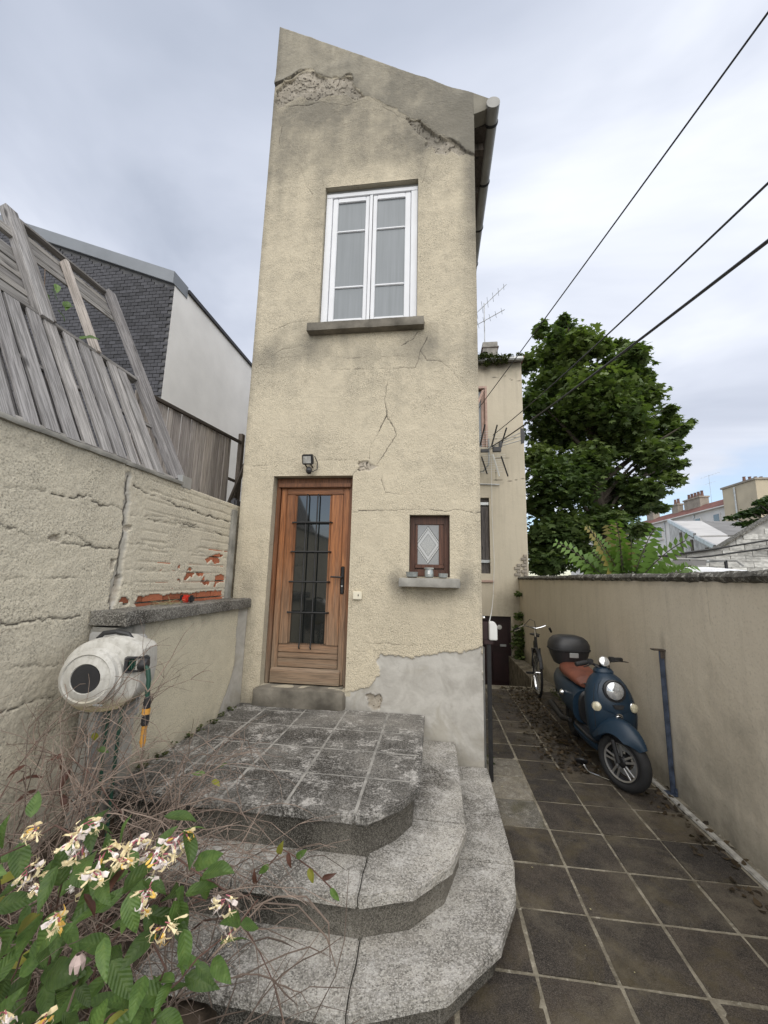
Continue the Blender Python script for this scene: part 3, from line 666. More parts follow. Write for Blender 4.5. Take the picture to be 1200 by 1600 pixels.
    return d, dict(dirt=dirt, flake=fl * 1.0, crack=cr, cement=pt, cap=cap * (.45 + .5 * rag))
us = grid_lines(FX0, FX1, .0082, [HD[0], HD[1], HW[0], HW[1], HS[0], HS[1]])
vs_ = grid_lines(-.05, 8.9, .0085, [6.9] + [h[i] for h in HOLES for i in (2, 3)])
relief('facade_wall', (0, FY, 0), (1, 0, 0), (0, 0, 1), (0, -1, 0), us, vs_, tower_relief, None and 0 or {}, HOLES, M['stucco'], tower,
       lambda u, v: np.where(v > 6.9, 6.9 + (v - 6.9) / 2.0 * (ztop(u) - 6.9), v), .24)
b = MB().prism_xz([(-1.985, -.05), (.43, -.05), (.43, 7.16), (-1.985, 8.62)], 4.06, 10.0)
b.build('wall', M['stucco_side'], tower)
for h in HOLES:
    r = MB(); e = .05
    r.box(h[0] - e, h[0], 3.857, 4.06, h[2], h[3]).box(h[1], h[1] + e, 3.857, 4.06, h[2], h[3])
    r.box(h[0] - e, h[1] + e, 3.857, 4.06, h[3], h[3] + e).box(h[0] - e, h[1] + e, 3.857, 4.06, h[2] - e, h[2])
    r.build('reveal', M['stucco_side'], tower)
ve = MB().prism_xz([(.436, 6.99), (.56, 7.03), (.625, 7.08), (.625, ztop(.625)), (.436, ztop(.436))], 3.824, 3.98)
ve.build('verge_end', simple('cap_render', (.215, .20, .165), .92, 0, .2, 4, .25, .4, 40), tower, .003)
roof = MB().prism_xz([(-2.03, 8.74), (.66, 7.115), (.66, 7.07), (-2.03, 8.69)], 4.1, 10.05).build('roof', M['red_tile'], tower)
sof = MB().prism_xz([(.44, 7.0), (.60, 7.0), (.60, 7.06), (.44, 7.12)], 3.985, 10.0)
sof.build('soffit', M['dark_wood'], tower)
for k in range(11):
    y = 4.15 + k * .55
    MB().box(.445, .585, y, y + .07, 6.90, 6.998).build('rafter', M['dark_wood'], tower)
gt = MB()
GX, GZ, GR = .655, 7.09, .075
prof = []
ring = []
for yy in (3.80, 10.0):
    ring.append([(GX + GR * math.cos(a), yy, GZ + GR * math.sin(a)) for a in [math.pi + math.pi * k / 12 for k in range(13)]] +
                [(GX + (GR - .006) * math.cos(a), yy, GZ + (GR - .006) * math.sin(a)) for a in [2 * math.pi - math.pi * k / 12 for k in range(13)]])
gt.loft(ring)
gut = gt.build('gutter', M['gutter'], tower)
for k in range(9):
    y = 4.0 + k * .72
    MB().lathe([(GR + .004, -.016), (GR + .009, -.010), (GR + .009, .010), (GR + .004, .016)], (GX, y, GZ), (0, 1, 0), 20).build('gutter_joint', M['iron'], gut)
MB().lathe([(.002, 0), (GR, 0), (GR, .006), (.002, .006)], (GX, 3.796, GZ), (0, 1, 0), 20).build('gutter_end', M['gutter'], gut)

# upper window
win = MB()
wx0, wx1, wz0, wz1 = HW[0] + .006, HW[1] - .006, HW[2] + .006, HW[3] - .045
wy = 3.905
win.box(wx0, wx1, wy - .01, wy + .06, wz1 - .055, wz1).box(wx0, wx1, wy - .01, wy + .06, wz0, wz0 + .045)
win.box(wx0, wx0 + .075, wy - .01, wy + .06, wz0 + .045, wz1 - .055).box(wx1 - .075, wx1, wy - .01, wy + .06, wz0 + .045, wz1 - .055)
window = win.build('window', M['pvc'], tower, .005)
rb = MB().box(HW[0], HW[1], wy + .005, wy + .06, wz1 + .002, HW[3] - .001); rb.build('shutter_box', M['zinc'], window)
cxm = (wx0 + wx1) / 2
zs_ = [wz0 + .05, 4.965, 5.685, wz1 - .06]
for a, b_ in ((wx0 + .08, cxm - .004), (cxm + .004, wx1 - .08)):
    fr = MB(); st_ = .062
    fr.box(a, a + st_, wy, wy + .045, zs_[0], zs_[3]).box(b_ - st_, b_, wy, wy + .045, zs_[0], zs_[3])
    fr.box(a + st_, b_ - st_, wy, wy + .045, zs_[0], zs_[0] + .06).box(a + st_, b_ - st_, wy, wy + .045, zs_[3] - .06, zs_[3])
    for q in zs_[1:3]: fr.box(a + st_, b_ - st_, wy + .004, wy + .035, q - .013, q + .013)
    fr.build('casement', M['pvc'], window, .006)
    for q0, q1 in ((zs_[0] + .06, zs_[1] - .013), (zs_[1] + .013, zs_[2] - .013), (zs_[2] + .013, zs_[3] - .06)):
        MB().box(a + st_, b_ - st_, wy + .018, wy + .024, q0, q1).build('pane', M['pane'], window)
MB().box(cxm - .022, cxm + .022, wy - .012, wy - .001, zs_[0], zs_[3]).build('astragal', M['pvc'], window, .006)
rough_box('window_sill', -1.372, -.105, 3.755, 3.95, 4.345, 4.450, M['concrete_dirty'], tower, .04, .004, 8, 1, .006)
rough_box('door_threshold', -1.70, -.815, 3.775, 4.05, .50, .70, M['concrete_dirty'], tower, .04, .006, 7, 2, .012)
rough_box('window_shelf', -.325, .240, 3.695, 3.95, 1.668, 1.752, M['concrete'], tower, .03, .004, 9, 3, .005)

# front door
DY = 3.965
df = MB()
df.box(HD[0] + .002, HD[0] + .045, DY - .02, DY + .07, HD[2] + .002, HD[3] - .002).box(HD[1] - .045, HD[1] - .002, DY - .02, DY + .07, HD[2] + .002, HD[3] - .002)
df.box(HD[0] + .045, HD[1] - .045, DY - .02, DY + .07, HD[3] - .075, HD[3] - .002)
df.box(HD[0] + .03, HD[1] - .03, DY - .045, DY - .021, HD[3] - .105, HD[3] - .06)
df.build('door_frame', M['door_frame'], tower, .005)
door = MB(); lx0, lx1, lz0, lz1 = HD[0] + .05, HD[1] - .05, .712, 2.682
door.box(lx0, lx1, DY + .03, DY + .06, lz0, lz1)
door = door.build('door', M['door_wood'], tower)
def dp(name, x0, x1, z0, z1, mat='door_wood', y0=DY, y1=DY + .031, bev=.006): return MB().box(x0, x1, y0, y1, z0, z1).build(name, M[mat], door, bev)
gx0, gx1, gz0, gz1 = -1.428, -1.072, 1.088, 2.582
g1 = gx0 - .062; g2 = gx1 + .062
dp('stile', lx0, lx0 + .062, lz0, lz1); dp('stile', lx1 - .062, lx1, lz0, lz1)
dp('stile', lx0 + .066, gx0 - .016, 1.075, 2.588); dp('stile', gx1 + .016, lx1 - .066, 1.075, 2.588)
dp('top_rail', lx0 + .064, lx1 - .064, 2.592, lz1, 'door_rail_wood')
for a, b_ in ((gx0 - .014, gx0), (gx1, gx1 + .014)): dp('glazing_bead', a, b_, gz0, gz1, 'door_wood', DY - .008, DY + .031)
dp('board', lx0 + .066, lx1 - .066, 1.0, 1.070, 'door_rail_wood'); dp('board', lx0 + .066, lx1 - .066, .945, .996, 'door_rail_wood'); dp('board', lx0 + .066, lx1 - .066, .860, .941, 'door_rail_wood')
wb = MB().prism_yz([(DY + .03, .715), (DY - .035, .715), (DY - .035, .83), (DY, .855), (DY + .03, .855)], lx0 + .01, lx1 - .03).build('weather_board', M['door_rail_wood'], door, .004)
dp('glass', gx0, gx1, gz0, gz1, 'door_glass', DY + .016, DY + .031, 0)
for x in (-1.313, -1.198): MB().tube([(x, DY - .012, gz1 + .01), (x, DY - .03, gz1 - .02), (x, DY - .03, gz0 + .02), (x + .002, DY - .05, gz0 - .03), (x + .003, DY - .035, gz0 - .045)], .0075, 8).build('grille_bar', M['iron'], door)
for z_ in (2.289, 1.988, 1.687, 1.386): MB().tube([(-1.462, DY - .005, z_), (-1.452, DY - .040, z_), (-1.05, DY - .040, z_ + .004), (-1.04, DY - .005, z_ + .004)], .0085, 8).build('grille_bar', M['iron'], door)
hp = MB().box(-.928, -.892, DY - .012, DY - .001, 1.575, 1.85); hp.build('handle_plate', M['iron'], door, .008)
MB().tube([(-.910, DY - .01, 1.742), (-.910, DY - .055, 1.742), (-.935, DY - .058, 1.742), (-1.02, DY - .055, 1.744)], .0085, 8).build('door_handle', M['iron'], door)
MB().lathe([(.009, 0), (.009, .008)], (-.91, DY - .02, 1.655), (0, 1, 0), 12).build('keyhole', M['zinc'], door)

# small window with its lace panel
sx0, sx1, sz0, sz1 = HS[0] + .003, HS[1] - .003, HS[2] + .003, HS[3] - .003
SY = 3.925
f = MB().box(sx0, sx0 + .05, SY, SY + .05, sz0, sz1).box(sx1 - .05, sx1, SY, SY + .05, sz0, sz1)
f.box(sx0 + .05, sx1 - .05, SY, SY + .05, sz1 - .085, sz1).box(sx0 + .05, sx1 - .05, SY, SY + .05, sz0, sz0 + .075)
sw_ = f.build('small_window', M['window_wood'], tower, .006)
f = MB().box(sx0 + .052, sx1 - .052, SY - .018, SY + .02, sz0 + .078, sz0 + .115).box(sx0 + .052, sx0 + .075, SY - .004, SY + .03, sz0 + .115, sz1 - .087).box(sx1 - .10, sx1 - .052, SY - .004, SY + .03, sz0 + .115, sz1 - .087)
f.build('casement', M['window_wood'], sw_, .005)
t = NT('lace_panel')
mp = t.N('ShaderNodeMapping'); lx, lz = (sx0 + sx1) / 2 - .014 - (-.78), (sz0 + sz1) / 2 + .012
mp.inputs['Location'].default_value = (-lx, 0, -lz); t.set(mp.inputs[0], t.tc.outputs['Object'])
sp = t.N('ShaderNodeSeparateXYZ'); t.set(sp.inputs[0], mp.outputs[0])
X_, Z_ = sp.outputs[0], sp.outputs[2]
dia = t.math('ADD', t.math('DIVIDE', t.math('ABSOLUTE', X_), .135), t.math('DIVIDE', t.math('ABSOLUTE', Z_), .19))
gx_ = t.math('ABSOLUTE', t.math('SINE', t.math('MULTIPLY', X_, 330.))); gz_ = t.math('ABSOLUTE', t.math('SINE', t.math('MULTIPLY', Z_, 330.)))
mesh_ = t.math('MULTIPLY', gx_, gz_)
gcol = t.mix(t.ramp(mesh_, [(.25, 0.), (.55, 1.)]), (.13, .135, .14), (.36, .36, .36))
ang = t.math('SINE', t.math('MULTIPLY', t.math('SUBTRACT', X_, t.math('MULTIPLY', Z_, .7)), 260.)); ang2 = t.math('SINE', t.math('MULTIPLY', t.math('ADD', X_, t.math('MULTIPLY', Z_, .7)), 260.))
dots = t.math('MAXIMUM', ang, ang2)
rings = t.ramp(dia, [(0, (.36, .36, .36)), (.55, (.36, .36, .36)), (.56, (.04, .04, .04)), (.61, (.42, .42, .42)), (.78, (.42, .42, .42)), (.80, (.025, .025, .025)), (.85, (.47, .47, .46)), (.95, (.47, .47, .46)), (.965, (.03, .03, .03)), (1.04, (.03, .03, .03)), (1.06, (.3, .3, .3))])
onr = t.ramp(dia, [(.54, 0.), (.55, 1.), (1.04, 1.), (1.05, 0.)])
dk = t.ramp(dia, [(.82, 0.), (.83, 1.), (.96, 1.), (.97, 0.)])
rc = t.mix(t.math('MULTIPLY', dk, t.ramp(dots, [(.80, 0.), (.95, .8)])), rings, (.03, .03, .03))
c = t.mix(onr, gcol, rc)
inn = t.mix(t.ramp(t.noise(160, 2), [(.4, 0.), (.6, 1.)]), (.22, .22, .22), (.42, .42, .41))
c = t.mix(t.ramp(dia, [(.53, 1.), (.54, 0.)]), c, inn)
lace = t.done(c, .25, 0, .6, coat=.6)
MB().box(sx0 + .075, sx1 - .10, SY + .012, SY + .02, sz0 + .115, sz1 - .087).build('lace_pane', lace, sw_)

# ================================================================ ENTRANCE STEPS
steps = thing('entrance_steps', 'worn dark concrete entrance steps with three treads wrapping round a chamfered corner', 'steps', (-.6, 2.9, 0))
def clip(poly, ax, val, keep_less):
    o = []; n = len(poly)
    for i in range(n):
        a, b_ = poly[i], poly[(i + 1) % n]
        ia = (a[ax] <= val) == keep_less; ib = (b_[ax] <= val) == keep_less
        if ia: o.append(a)
        if ia != ib:
            q = (val - a[ax]) / (b_[ax] - a[ax]); o.append((a[0] + (b_[0] - a[0]) * q, a[1] + (b_[1] - a[1]) * q))
    return o
def inset(poly, d):
    o = []; n = len(poly)
    for i in range(n):
        p, c_, q = Vector(poly[i - 1]), Vector(poly[i]), Vector(poly[(i + 1) % n])
        a = (c_ - p).normalized(); b_ = (q - c_).normalized()
        na, nb = Vector((-a.y, a.x)), Vector((-b_.y, b_.x))
        m = (na + nb); m = m / max(.35, m.length_squared / 2) if m.length > 1e-6 else na
        o.append(tuple(c_ + m * d))
    return o
def arc(p, q, c_, n=3):
    """quadratic curve p..q with control c_"""
    return [((1 - t) ** 2 * p[0] + 2 * t * (1 - t) * c_[0] + t * t * q[0], (1 - t) ** 2 * p[1] + 2 * t * (1 - t) * c_[1] + t * t * q[1]) for t in [k / n for k in range(n + 1)]]
YB = 3.842
OUT = [  # counter-clockwise outlines, top z, slab thickness, joints in x and y
 ([(-1.83, YB), (-1.83, 2.255), (-.335, 2.238), (-.170, 2.405), (-.080, 2.570), (-.078, YB)], .54, .048, [-1.53, -1.16, -.79, -.405], [2.632, 3.0, 3.37, 3.70]),
 ([(-1.62, YB), (-1.62, 2.05), (-.335, 2.013), (-.085, 2.100), (.095, 2.295), (.186, 2.59), (.192, YB)], .33, .05, [-.95, -.338], [2.647, 3.25]),
 ([(-1.42, YB), (-1.42, 1.755), (-.325, 1.738), (.055, 1.868), (.300, 2.118), (.420, 2.40), (.462, 2.66), (.465, YB)], .14, .05, [-.95, -.325], [2.66, 3.12]),
]
for li, (ol, zt, th, jx, jy) in enumerate(OUT):
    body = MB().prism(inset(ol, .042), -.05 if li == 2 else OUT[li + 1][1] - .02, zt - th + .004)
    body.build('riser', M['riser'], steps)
    xs = [-9] + jx + [9]; ys = [-9] + jy + [9]
    for i in range(len(xs) - 1):
        for j in range(len(ys) - 1):
            if li and j > 0 and i < len(xs) - 2: continue        # hidden under the flight above
            g_ = .0022 if li == 0 else .003
            p = clip(clip(clip(clip(ol, 0, xs[i] + g_, False), 0, xs[i + 1] - g_, True), 1, ys[j] + g_, False), 1, ys[j + 1] - g_, True)
            if len(p) < 3: continue
            dz = rng.uniform(-.0025, .0025)
            dp_ = []
            for a_, c_ in zip(p, p[1:] + p[:1]):
                L_ = math.dist(a_, c_); n_ = max(1, int(L_ / .035))
                for k_ in range(n_):
                    x_, y_ = a_[0] + (c_[0] - a_[0]) * k_ / n_, a_[1] + (c_[1] - a_[1]) * k_ / n_; q_ = Vector((x_ * 14, y_ * 14, zt * 9))
                    dp_.append((x_ + mnoise.noise(q_) * .0035, y_ + mnoise.noise(q_ + Vector((4, 4, 4))) * .0035 - (0.004 if mnoise.noise(q_ * .6) > .45 else 0) * 0))
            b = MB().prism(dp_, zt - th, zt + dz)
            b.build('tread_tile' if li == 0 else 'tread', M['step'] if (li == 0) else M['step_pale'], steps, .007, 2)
jb = MB().prism(inset(OUT[0][0], .02), .50, .5375); jb.build('joint_bed', simple('joint_mortar', (.26, .25, .23), .95, 0, .4, 12), steps)

# ================================================================ LEFT WALL, LOW WALL, FENCES
LX = -2.04
lwall = thing('left_garden_wall', 'high cream rendered wall on the left with cracks and some bare bricks', 'wall', (LX, 2.3, 0))
def left_relief(u, v):       # u = y, v = z
    jx = .030 * fbm(u, v, 13, 3) + .022 * fbm(u, v, 40, 2, .5, 5); jz = .030 * fbm(u, v, 13, 3, .5, 11) + .022 * fbm(u, v, 40, 2, .5, 8)
    x, z = u + jx, v + jz
    near = sstep(2.62, 2.5, u)
    d = .016 * fbm(u, v, 1.6, 3) + (.004 + .001 * near) * fbm(u, v, 16, 3) + (.002 + .002 * near) * fbm(u, v, 60, 2, .6)
    # board marks and brick courses telegraphing through the far panel
    d = d - .006 * (1 - near) * (np.abs(((v + .004 * fbm(u, v, 6)) / .073) % 1 - .5) > .43) * (fbm(u, v, 3, 2, .5, 4) > -.12)
    cr = np.zeros(u.shape)
    for i, (wd, pl) in enumerate(LCRACKS):
        ys = [p[0] for p in pl]; zs = [p[1] for p in pl]
        k = (u > min(ys) - .1) & (u < max(ys) + .1) & (v > min(zs) - .1) & (v < max(zs) + .1)
        if not k.any(): continue
        it = (wd / .006) * (.2 + 1.0 * vnoise(u[k] * 7, v[k] * 7))
        cr[k] = np.maximum(cr[k], np.clip(1.1 - dline(x[k], z[k], pl) / max(.008, wd * .8), 0, 1) * np.clip(it, 0, 1.1))
    chip = np.zeros(u.shape)
    for p in LCHIPS: chip = np.maximum(chip, inpoly(x, z, p))
    br = np.zeros(u.shape)
    for p in LBRICK: br = np.maximum(br, inpoly(u + 1.0 * jx, v + 1.0 * jz, p))
    sm = dline(x, z, LCRACKS[0][1]) + .05 * fbm(u, v, 6, 3, .5, 51)
    seam = sstep(.034, .022, sm)
    d = d - .008 * cr - chip * .022 - br * .045 - .010 * seam
    dirt = .35 * sstep(2.2, 2.47, v) * near + .05 * near + .35 * gau(u, v, 2.4, 1.35, .5, .2) + .5 * sstep(.9, .3, v)
    dirt += .5 * gau(u, v, 3.85, 2.2, .12, .25) + .3 * gau(u, v, 1.9, 1.0, .6, .25)
    return d, dict(dirt=dirt, flake=np.maximum(chip, br), crack=cr, cement=seam * .8, cap=0 * u)
relief('wall', (LX, 0, 0), (0, 1, 0), (0, 0, 1), (1, 0, 0), grid_lines(.3, 4.6, .0085), grid_lines(.0, 2.452, .0085), left_relief, None, [], M['left_stucco'], lwall, None, .14)
MB().box(LX - .17, LX - .13, .3, 4.6, -.05, 2.45).build('wall_core', M['concrete'], lwall)
# bricks laid bare where the render has fallen
allb = [p for q in LBRICK for p in q]
k = 0
bme = MB().box(-.009, .009, -.5, .5, -.5, .5).mesh('brick', M['brick_red'])
for r_ in range(19):
    z0 = 1.395 + r_ * .0735
    for j in range(9):
        y0 = 2.42 + .222 * j + (.111 if r_ % 2 else 0)
        if any(y0 - .06 < a < y0 + .27 and z0 - .03 < c < z0 + .10 for a, c in allb) and y0 < 3.8:
            o = link_mesh('brick', bme, lwall, (LX - .014 + rng.uniform(-.004, .003) - LX, y0 + .105 - 2.3, z0 + .031)); o.scale = (1, .208, .061)
for y0, y1 in ((.3, 1.45), (1.455, 2.31), (2.315, 2.93)):
    rough_box('coping_stone', LX - .16, LX + .022, y0, y1, 2.448, 2.482, M['concrete'], lwall, .05, .004, 7, y0, .004)
pil = rough_box('pilaster', LX - .02, LX + .028, 3.755, 3.845, 1.40, 2.40, M['concrete'], lwall, .03, .004, 9, 5, .004)

low = thing('low_wall', 'low cream wall with a grey concrete coping between the left wall and the door', 'wall', (-1.93, 3.1, 0))
def low_relief(u, v):
    d = .008 * fbm(u, v, 3, 3) + .002 * fbm(u, v, 35, 3)
    gp = (u + .08 * fbm(u, v, 4, 3) > 3.66 - .22 * sstep(.9, .5, v)).astype(float)
    dirt = .5 * sstep(.72, .5, v) + .45 * sstep(1.28, 1.42, v) + .3 * gau(u, v, 2.4, 1., .1, 1)
    return d - .004 * gp, dict(dirt=dirt, flake=0 * u, crack=0 * u, cement=np.maximum(gp, u < 2.42 + .02 * fbm(u, v, 8)), cap=0 * u)
relief('wall', (-1.83, 0, 0), (0, 1, 0), (0, 0, 1), (1, 0, 0), grid_lines(2.34, 3.85, .012), grid_lines(.1, 1.43, .012), low_relief, None, [], M['low_stucco'], low, None, .1)
MB().box(-2.03, -1.85, 2.35, 3.85, .1, 1.425).build('wall_core', M['cement_grey'], low)
for y0, y1 in ((2.20, 2.92), (2.925, 3.84)):
    rough_box('coping_stone', -2.035, -1.792, y0, y1, 1.43, 1.515, M['coping_left'], low, .022, .006, 9, y0, .003)

def leanp(y, s, off=0):      # leaning fence plane; off = towards the yard
    n = Vector((.891, 0, .454))
    return Vector((-2.12 - .454 * s, y, 2.487 + .89 * s)) + n * off
def board_mesh(name, mat, wdt, thk, seed):
    b = MB(); r_ = random.Random(seed); N_ = 7
    rings = []
    for k in range(N_ + 1):
        z_ = -.5 + k / N_; wv = r_.uniform(-.02, .02)
        rings.append([(-wdt / 2 + wv * wdt, -thk / 2, z_), (wdt / 2 + wv * wdt, -thk / 2, z_), (wdt / 2 + wv * wdt, thk / 2, z_), (-wdt / 2 + wv * wdt, thk / 2, z_)])
    b.loft(rings, False); return b.mesh(name, M[mat])
def place_board(me, parent, name, p0, p1, nrm, length_axis=True):
    p0, p1 = Vector(p0), Vector(p1); d = p1 - p0; zax = d.normalized(); yax = Vector(nrm); yax = (yax - zax * yax.dot(zax)).normalized(); xax = yax.cross(zax)
    m = Matrix((xax, yax, zax)).transposed().to_4x4()
    o = link_mesh(name, me, parent); o.matrix_local = Matrix.Translation((p0 + p1) / 2 - rootloc(parent)) @ m @ Matrix.Diagonal((1, 1, d.length, 1))
    return o
bms = [board_mesh('board', 'fence_wood', .088, .016, k) for k in range(4)]
NRM = Vector((.891, 0, .454))
fence = thing('leaning_fence', 'weathered grey wooden fence leaning back on the left wall, upper frame half empty', 'fence', (-2.3, 2.3, 2.48))
y = 1.12; k = 0
while y < 2.86:
    front = k % 2 == 0
    place_board(bms[k % 4], fence, 'board', leanp(y + rng.uniform(-.006, .006), .0 + rng.uniform(0, .02), .020 if front else -.018), leanp(y + rng.uniform(-.012, .012), .985, .020 if front else -.018), NRM)
    y += .0625; k += 1
def bar_obj(name, p0, p1, a, b, nrm, mat, par):
    p0, p1 = Vector(p0), Vector(p1); d = p1 - p0; L = d.length; zax = d / L; yax = Vector(nrm); yax = (yax - zax * yax.dot(zax)).normalized(); xax = yax.cross(zax)
    o = link_mesh(name, MB().box(-a / 2, a / 2, -b / 2, b / 2, -L / 2, L / 2).mesh(name, M[mat], bevel=.002, seg=1), par)
    o.matrix_local = Matrix.Translation((p0 + p1) / 2 - rootloc(par)) @ Matrix((xax, yax, zax)).transposed().to_4x4(); return o
def rail(name, y0, s0, y1, s1, a, b, off=0, mat='fence_rail', par=fence):
    return bar_obj(name, leanp(y0, s0, off), leanp(y1, s1, off), a, b, NRM, mat, par)
rail('rail', 1.1, 1.005, 2.92, 1.005, .035, .06); rail('rail', 1.1, .012, 2.92, .012, .035, .05); rail('rail', 1.1, .52, 2.9, .52, .03, .02)
for y, s0, s1, a, m_ in ((2.08, .98, 1.98, .085, 'fence_wood'), (1.50, .98, 1.98, .085, 'fence_wood'), (2.50, 1.0, 1.93, .032, 'pink_wood'), (2.935, 0, 1.03, .05, 'fence_wood'), (3.01, 0, 2.07, .08, 'fence_wood'), (2.135, 1.0, 1.93, .022, 'fence_rail')):
    rail('post', y, s0, y + .0, s1, a, .06, .02, m_)
rail('rail', 2.1, 1.985, 3.02, 2.06, .03, .05, -.005)
for q in (1.90, 1.83, 1.76, 1.69): rail('slat', 2.12, q + .005, 2.98, q + .062, .062, .014, -.02 - .006 * (q > 1.8), 'fence_rail')
rail('rail', 1.4, 1.70, 2.06, 1.72, .09, .03, .01)
for j in range(8): rail('slat', 1.4, 1.05 + j * .075, 2.045, 1.05 + j * .075, .066, .012, -.015 - .004 * (j % 2), 'fence_rail')
rail('post', 3.06, -.03, 3.14, 1.08, .02, .05, -.02)
br_ = MB().box(-2.10, -2.04, 2.93, 3.06, 2.44, 2.54).build('bracket', M['zinc'], fence, .004)
fence2 = thing('plank_fence', 'pale upright plank fence standing behind the leaning fence near the house', 'fence', (-2.7, 4.1, 0))
pms = [board_mesh('plank', 'pink_wood', .051, .016, 20 + k) for k in range(4)]
for k in range(31):
    y = 3.14 + k * .0555
    zt_ = 3.40 + .085 * (y - 3.16)
    place_board(pms[k % 4], fence2, 'plank', (-2.715 - .004 * (k % 2), y, 2.2), (-2.715 - .004 * (k % 2) + rng.uniform(-.01, .01), y + rng.uniform(-.008, .008), zt_), (1, 0, 0))
def bar2(name, p, q, a_, b_): bar_obj(name, p, q, a_, b_, (1, 0, 0), 'dark_wood', fence2)
bar2('rail', (-2.69, 3.1, 3.40), (-2.69, 5.12, 3.575), .035, .035)
bar2('rail', (-2.74, 3.1, 2.94), (-2.74, 5.1, 3.02), .035, .025)
bar2('post', (-2.70, 5.08, 0), (-2.70, 5.08, 3.70), .075, .06)
for p, q in (((-2.66, 4.55, 2.2), (-2.61, 5.06, 3.26)), ((-2.68, 4.72, 2.2), (-2.65, 5.1, 3.19)), ((-2.70, 4.8, 2.2), (-2.70, 5.05, 2.86))): bar2('prop', p, q, .045, .025)
bar2('rail_end', (-2.62, 5.05, 3.56), (-2.46, 5.05, 3.56), .09, .06)
tag(MB().box(-2.19, -2.12, 3.98, 4.10, 2.452, 2.56).build('rubble_block', M['brick_dark'], None, .02), 'dark block lying on the wall top under the fence props', 'block')

# ================================================================ RIGHT BOUNDARY WALL
rw = thing('right_boundary_wall', 'long smooth beige wall on the right with a lichen covered coping', 'wall', (2.03, 5, 0))
def right_relief(u, v):
    d = .010 * fbm(u, v, 1.2, 3) + .0025 * fbm(u, v, 9, 3)
    dirt = .65 * sstep(.30, .0, v + .14 * fbm(u, v, 2, 3)) + .4 * gau(u, v, 3.6, .3, 1.0, .35) + .40 * sstep(1.66, 1.78, v) + .35 * sstep(7, 10, u) * sstep(1.2, 0, v)
    dirt += .3 * gau(u, v, 3.2, .75, .5, .4)
    cr = np.zeros(u.shape); x, z = u + .03 * fbm(u, v, 9, 3), v + .03 * fbm(u, v, 9, 3, .5, 9)
    for pl in ([(3.3, 1.77), (3.32, 1.5), (3.26, 1.32)], [(4.3, .95), (4.32, .7), (4.28, .55)], [(2.9, .0), (2.95, .25), (2.9, .4)], [(5.9, 1.77), (5.95, 1.4)]): cr = np.maximum(cr, np.clip(1.1 - dline(x, z, pl) / .012, 0, 1) * .45)
    dirt += .5 * gau(u, v, 3.97, 1.2, .05, .15) + .25 * gau(u, v, 4.03, .7, .05, .6)
    return d - .003 * cr, dict(dirt=dirt, crack=cr)
relief('wall', (2.03, 0, 0), (0, 1, 0), (0, 0, 1), (-1, 0, 0), grid_lines(.3, 10.0, .014), grid_lines(-.1, 1.776, .014), right_relief, None, [], M['smooth_render'], rw, None, .1)
MB().box(2.10, 2.22, .3, 10.0, -.1, 1.77).build('wall_core', M['concrete'], rw)
yy = .3; k = 0
while yy < 10.0:
    y1 = min(yy + 1.02, 10.06)
    rough_box('coping_stone', 1.995, 2.27, yy, y1 - .004, 1.772, 1.842 + .003 * (k % 3), M['coping'], rw, .028, .010, 11, k, .014)
    yy = y1; k += 1

# ================================================================ DARK BRICK BUILDING ON THE LEFT
bb = thing('dark_brick_building', 'black brick gable with grey metal coping and white side wall behind the fences', 'building', (-6.5, 6.6, 0))
BY, BX = 6.6, -5.222
bz = lambda x: 7.64 - .405 * (x - BX)      # sloping top
MB().prism_xz([(-11.5, 0), (BX - .0, 0), (BX - .0, bz(BX) - .02), (-11.5, bz(-11.5) - .02)], BY + .004, BY + .35).build('gable_wall', M['brick_mortar'], bb)
MB().prism_yz([(BY + .008, 0), (16, 0), (16, 7.62), (BY + .008, 7.62)], BX - .3, BX + .004).build('side_wall', M['white_paint'], bb)
cp = MB().prism_xz([(-11.5, bz(-11.5) - .16), (BX + .02, bz(BX) - .16), (BX + .02, bz(BX) + .11), (-11.5, bz(-11.5) + .11)], BY - .07, BY + .4)
cp.build('coping', M['coping_metal'], bb, .006)
MB().box(BX - .3, BX + .05, BY + .405, 16, 7.622, 7.70).build('roof_edge', M['brick_dark'], bb)
bme2 = MB().box(-.5, .5, -.011, .011, -.5, .5).mesh('brick', M['brick_dark'], bevel=0)
cand = []
for r_ in range(92):
    z0 = 3.0 + r_ * .0755
    for j in range(41):
        x1 = BX - .002 - j * .150 - (.075 if r_ % 2 else 0)
        if z0 + .07 > bz(x1 - .07) - .2 or x1 < BX - 6.1: continue
        zf = 4.55 + .60 * (BX + .5 - x1)        # hidden behind the fences below this line
        cand.append((z0 > zf, z0, x1))
cand.sort(key=lambda c: (not c[0], (c[2] + 5.9) ** 2 + (c[1] - 6.7) ** 2))
rest = MB()
for k, (vis, z0, x1) in enumerate(cand):
    dy = rng.uniform(-.003, .003)
    if k < 295:
        o = link_mesh('brick', bme2, bb, (x1 - .0705 + 6.5, dy - .006, z0 + .033)); o.scale = (.141, 1, .0655)
    else: rest.box(x1 - .141, x1, BY - .017 + dy, BY + .005, z0, z0 + .0655)
tag(rest.build('bricks', M['brick_dark'], bb, fix=False), kind='stuff')

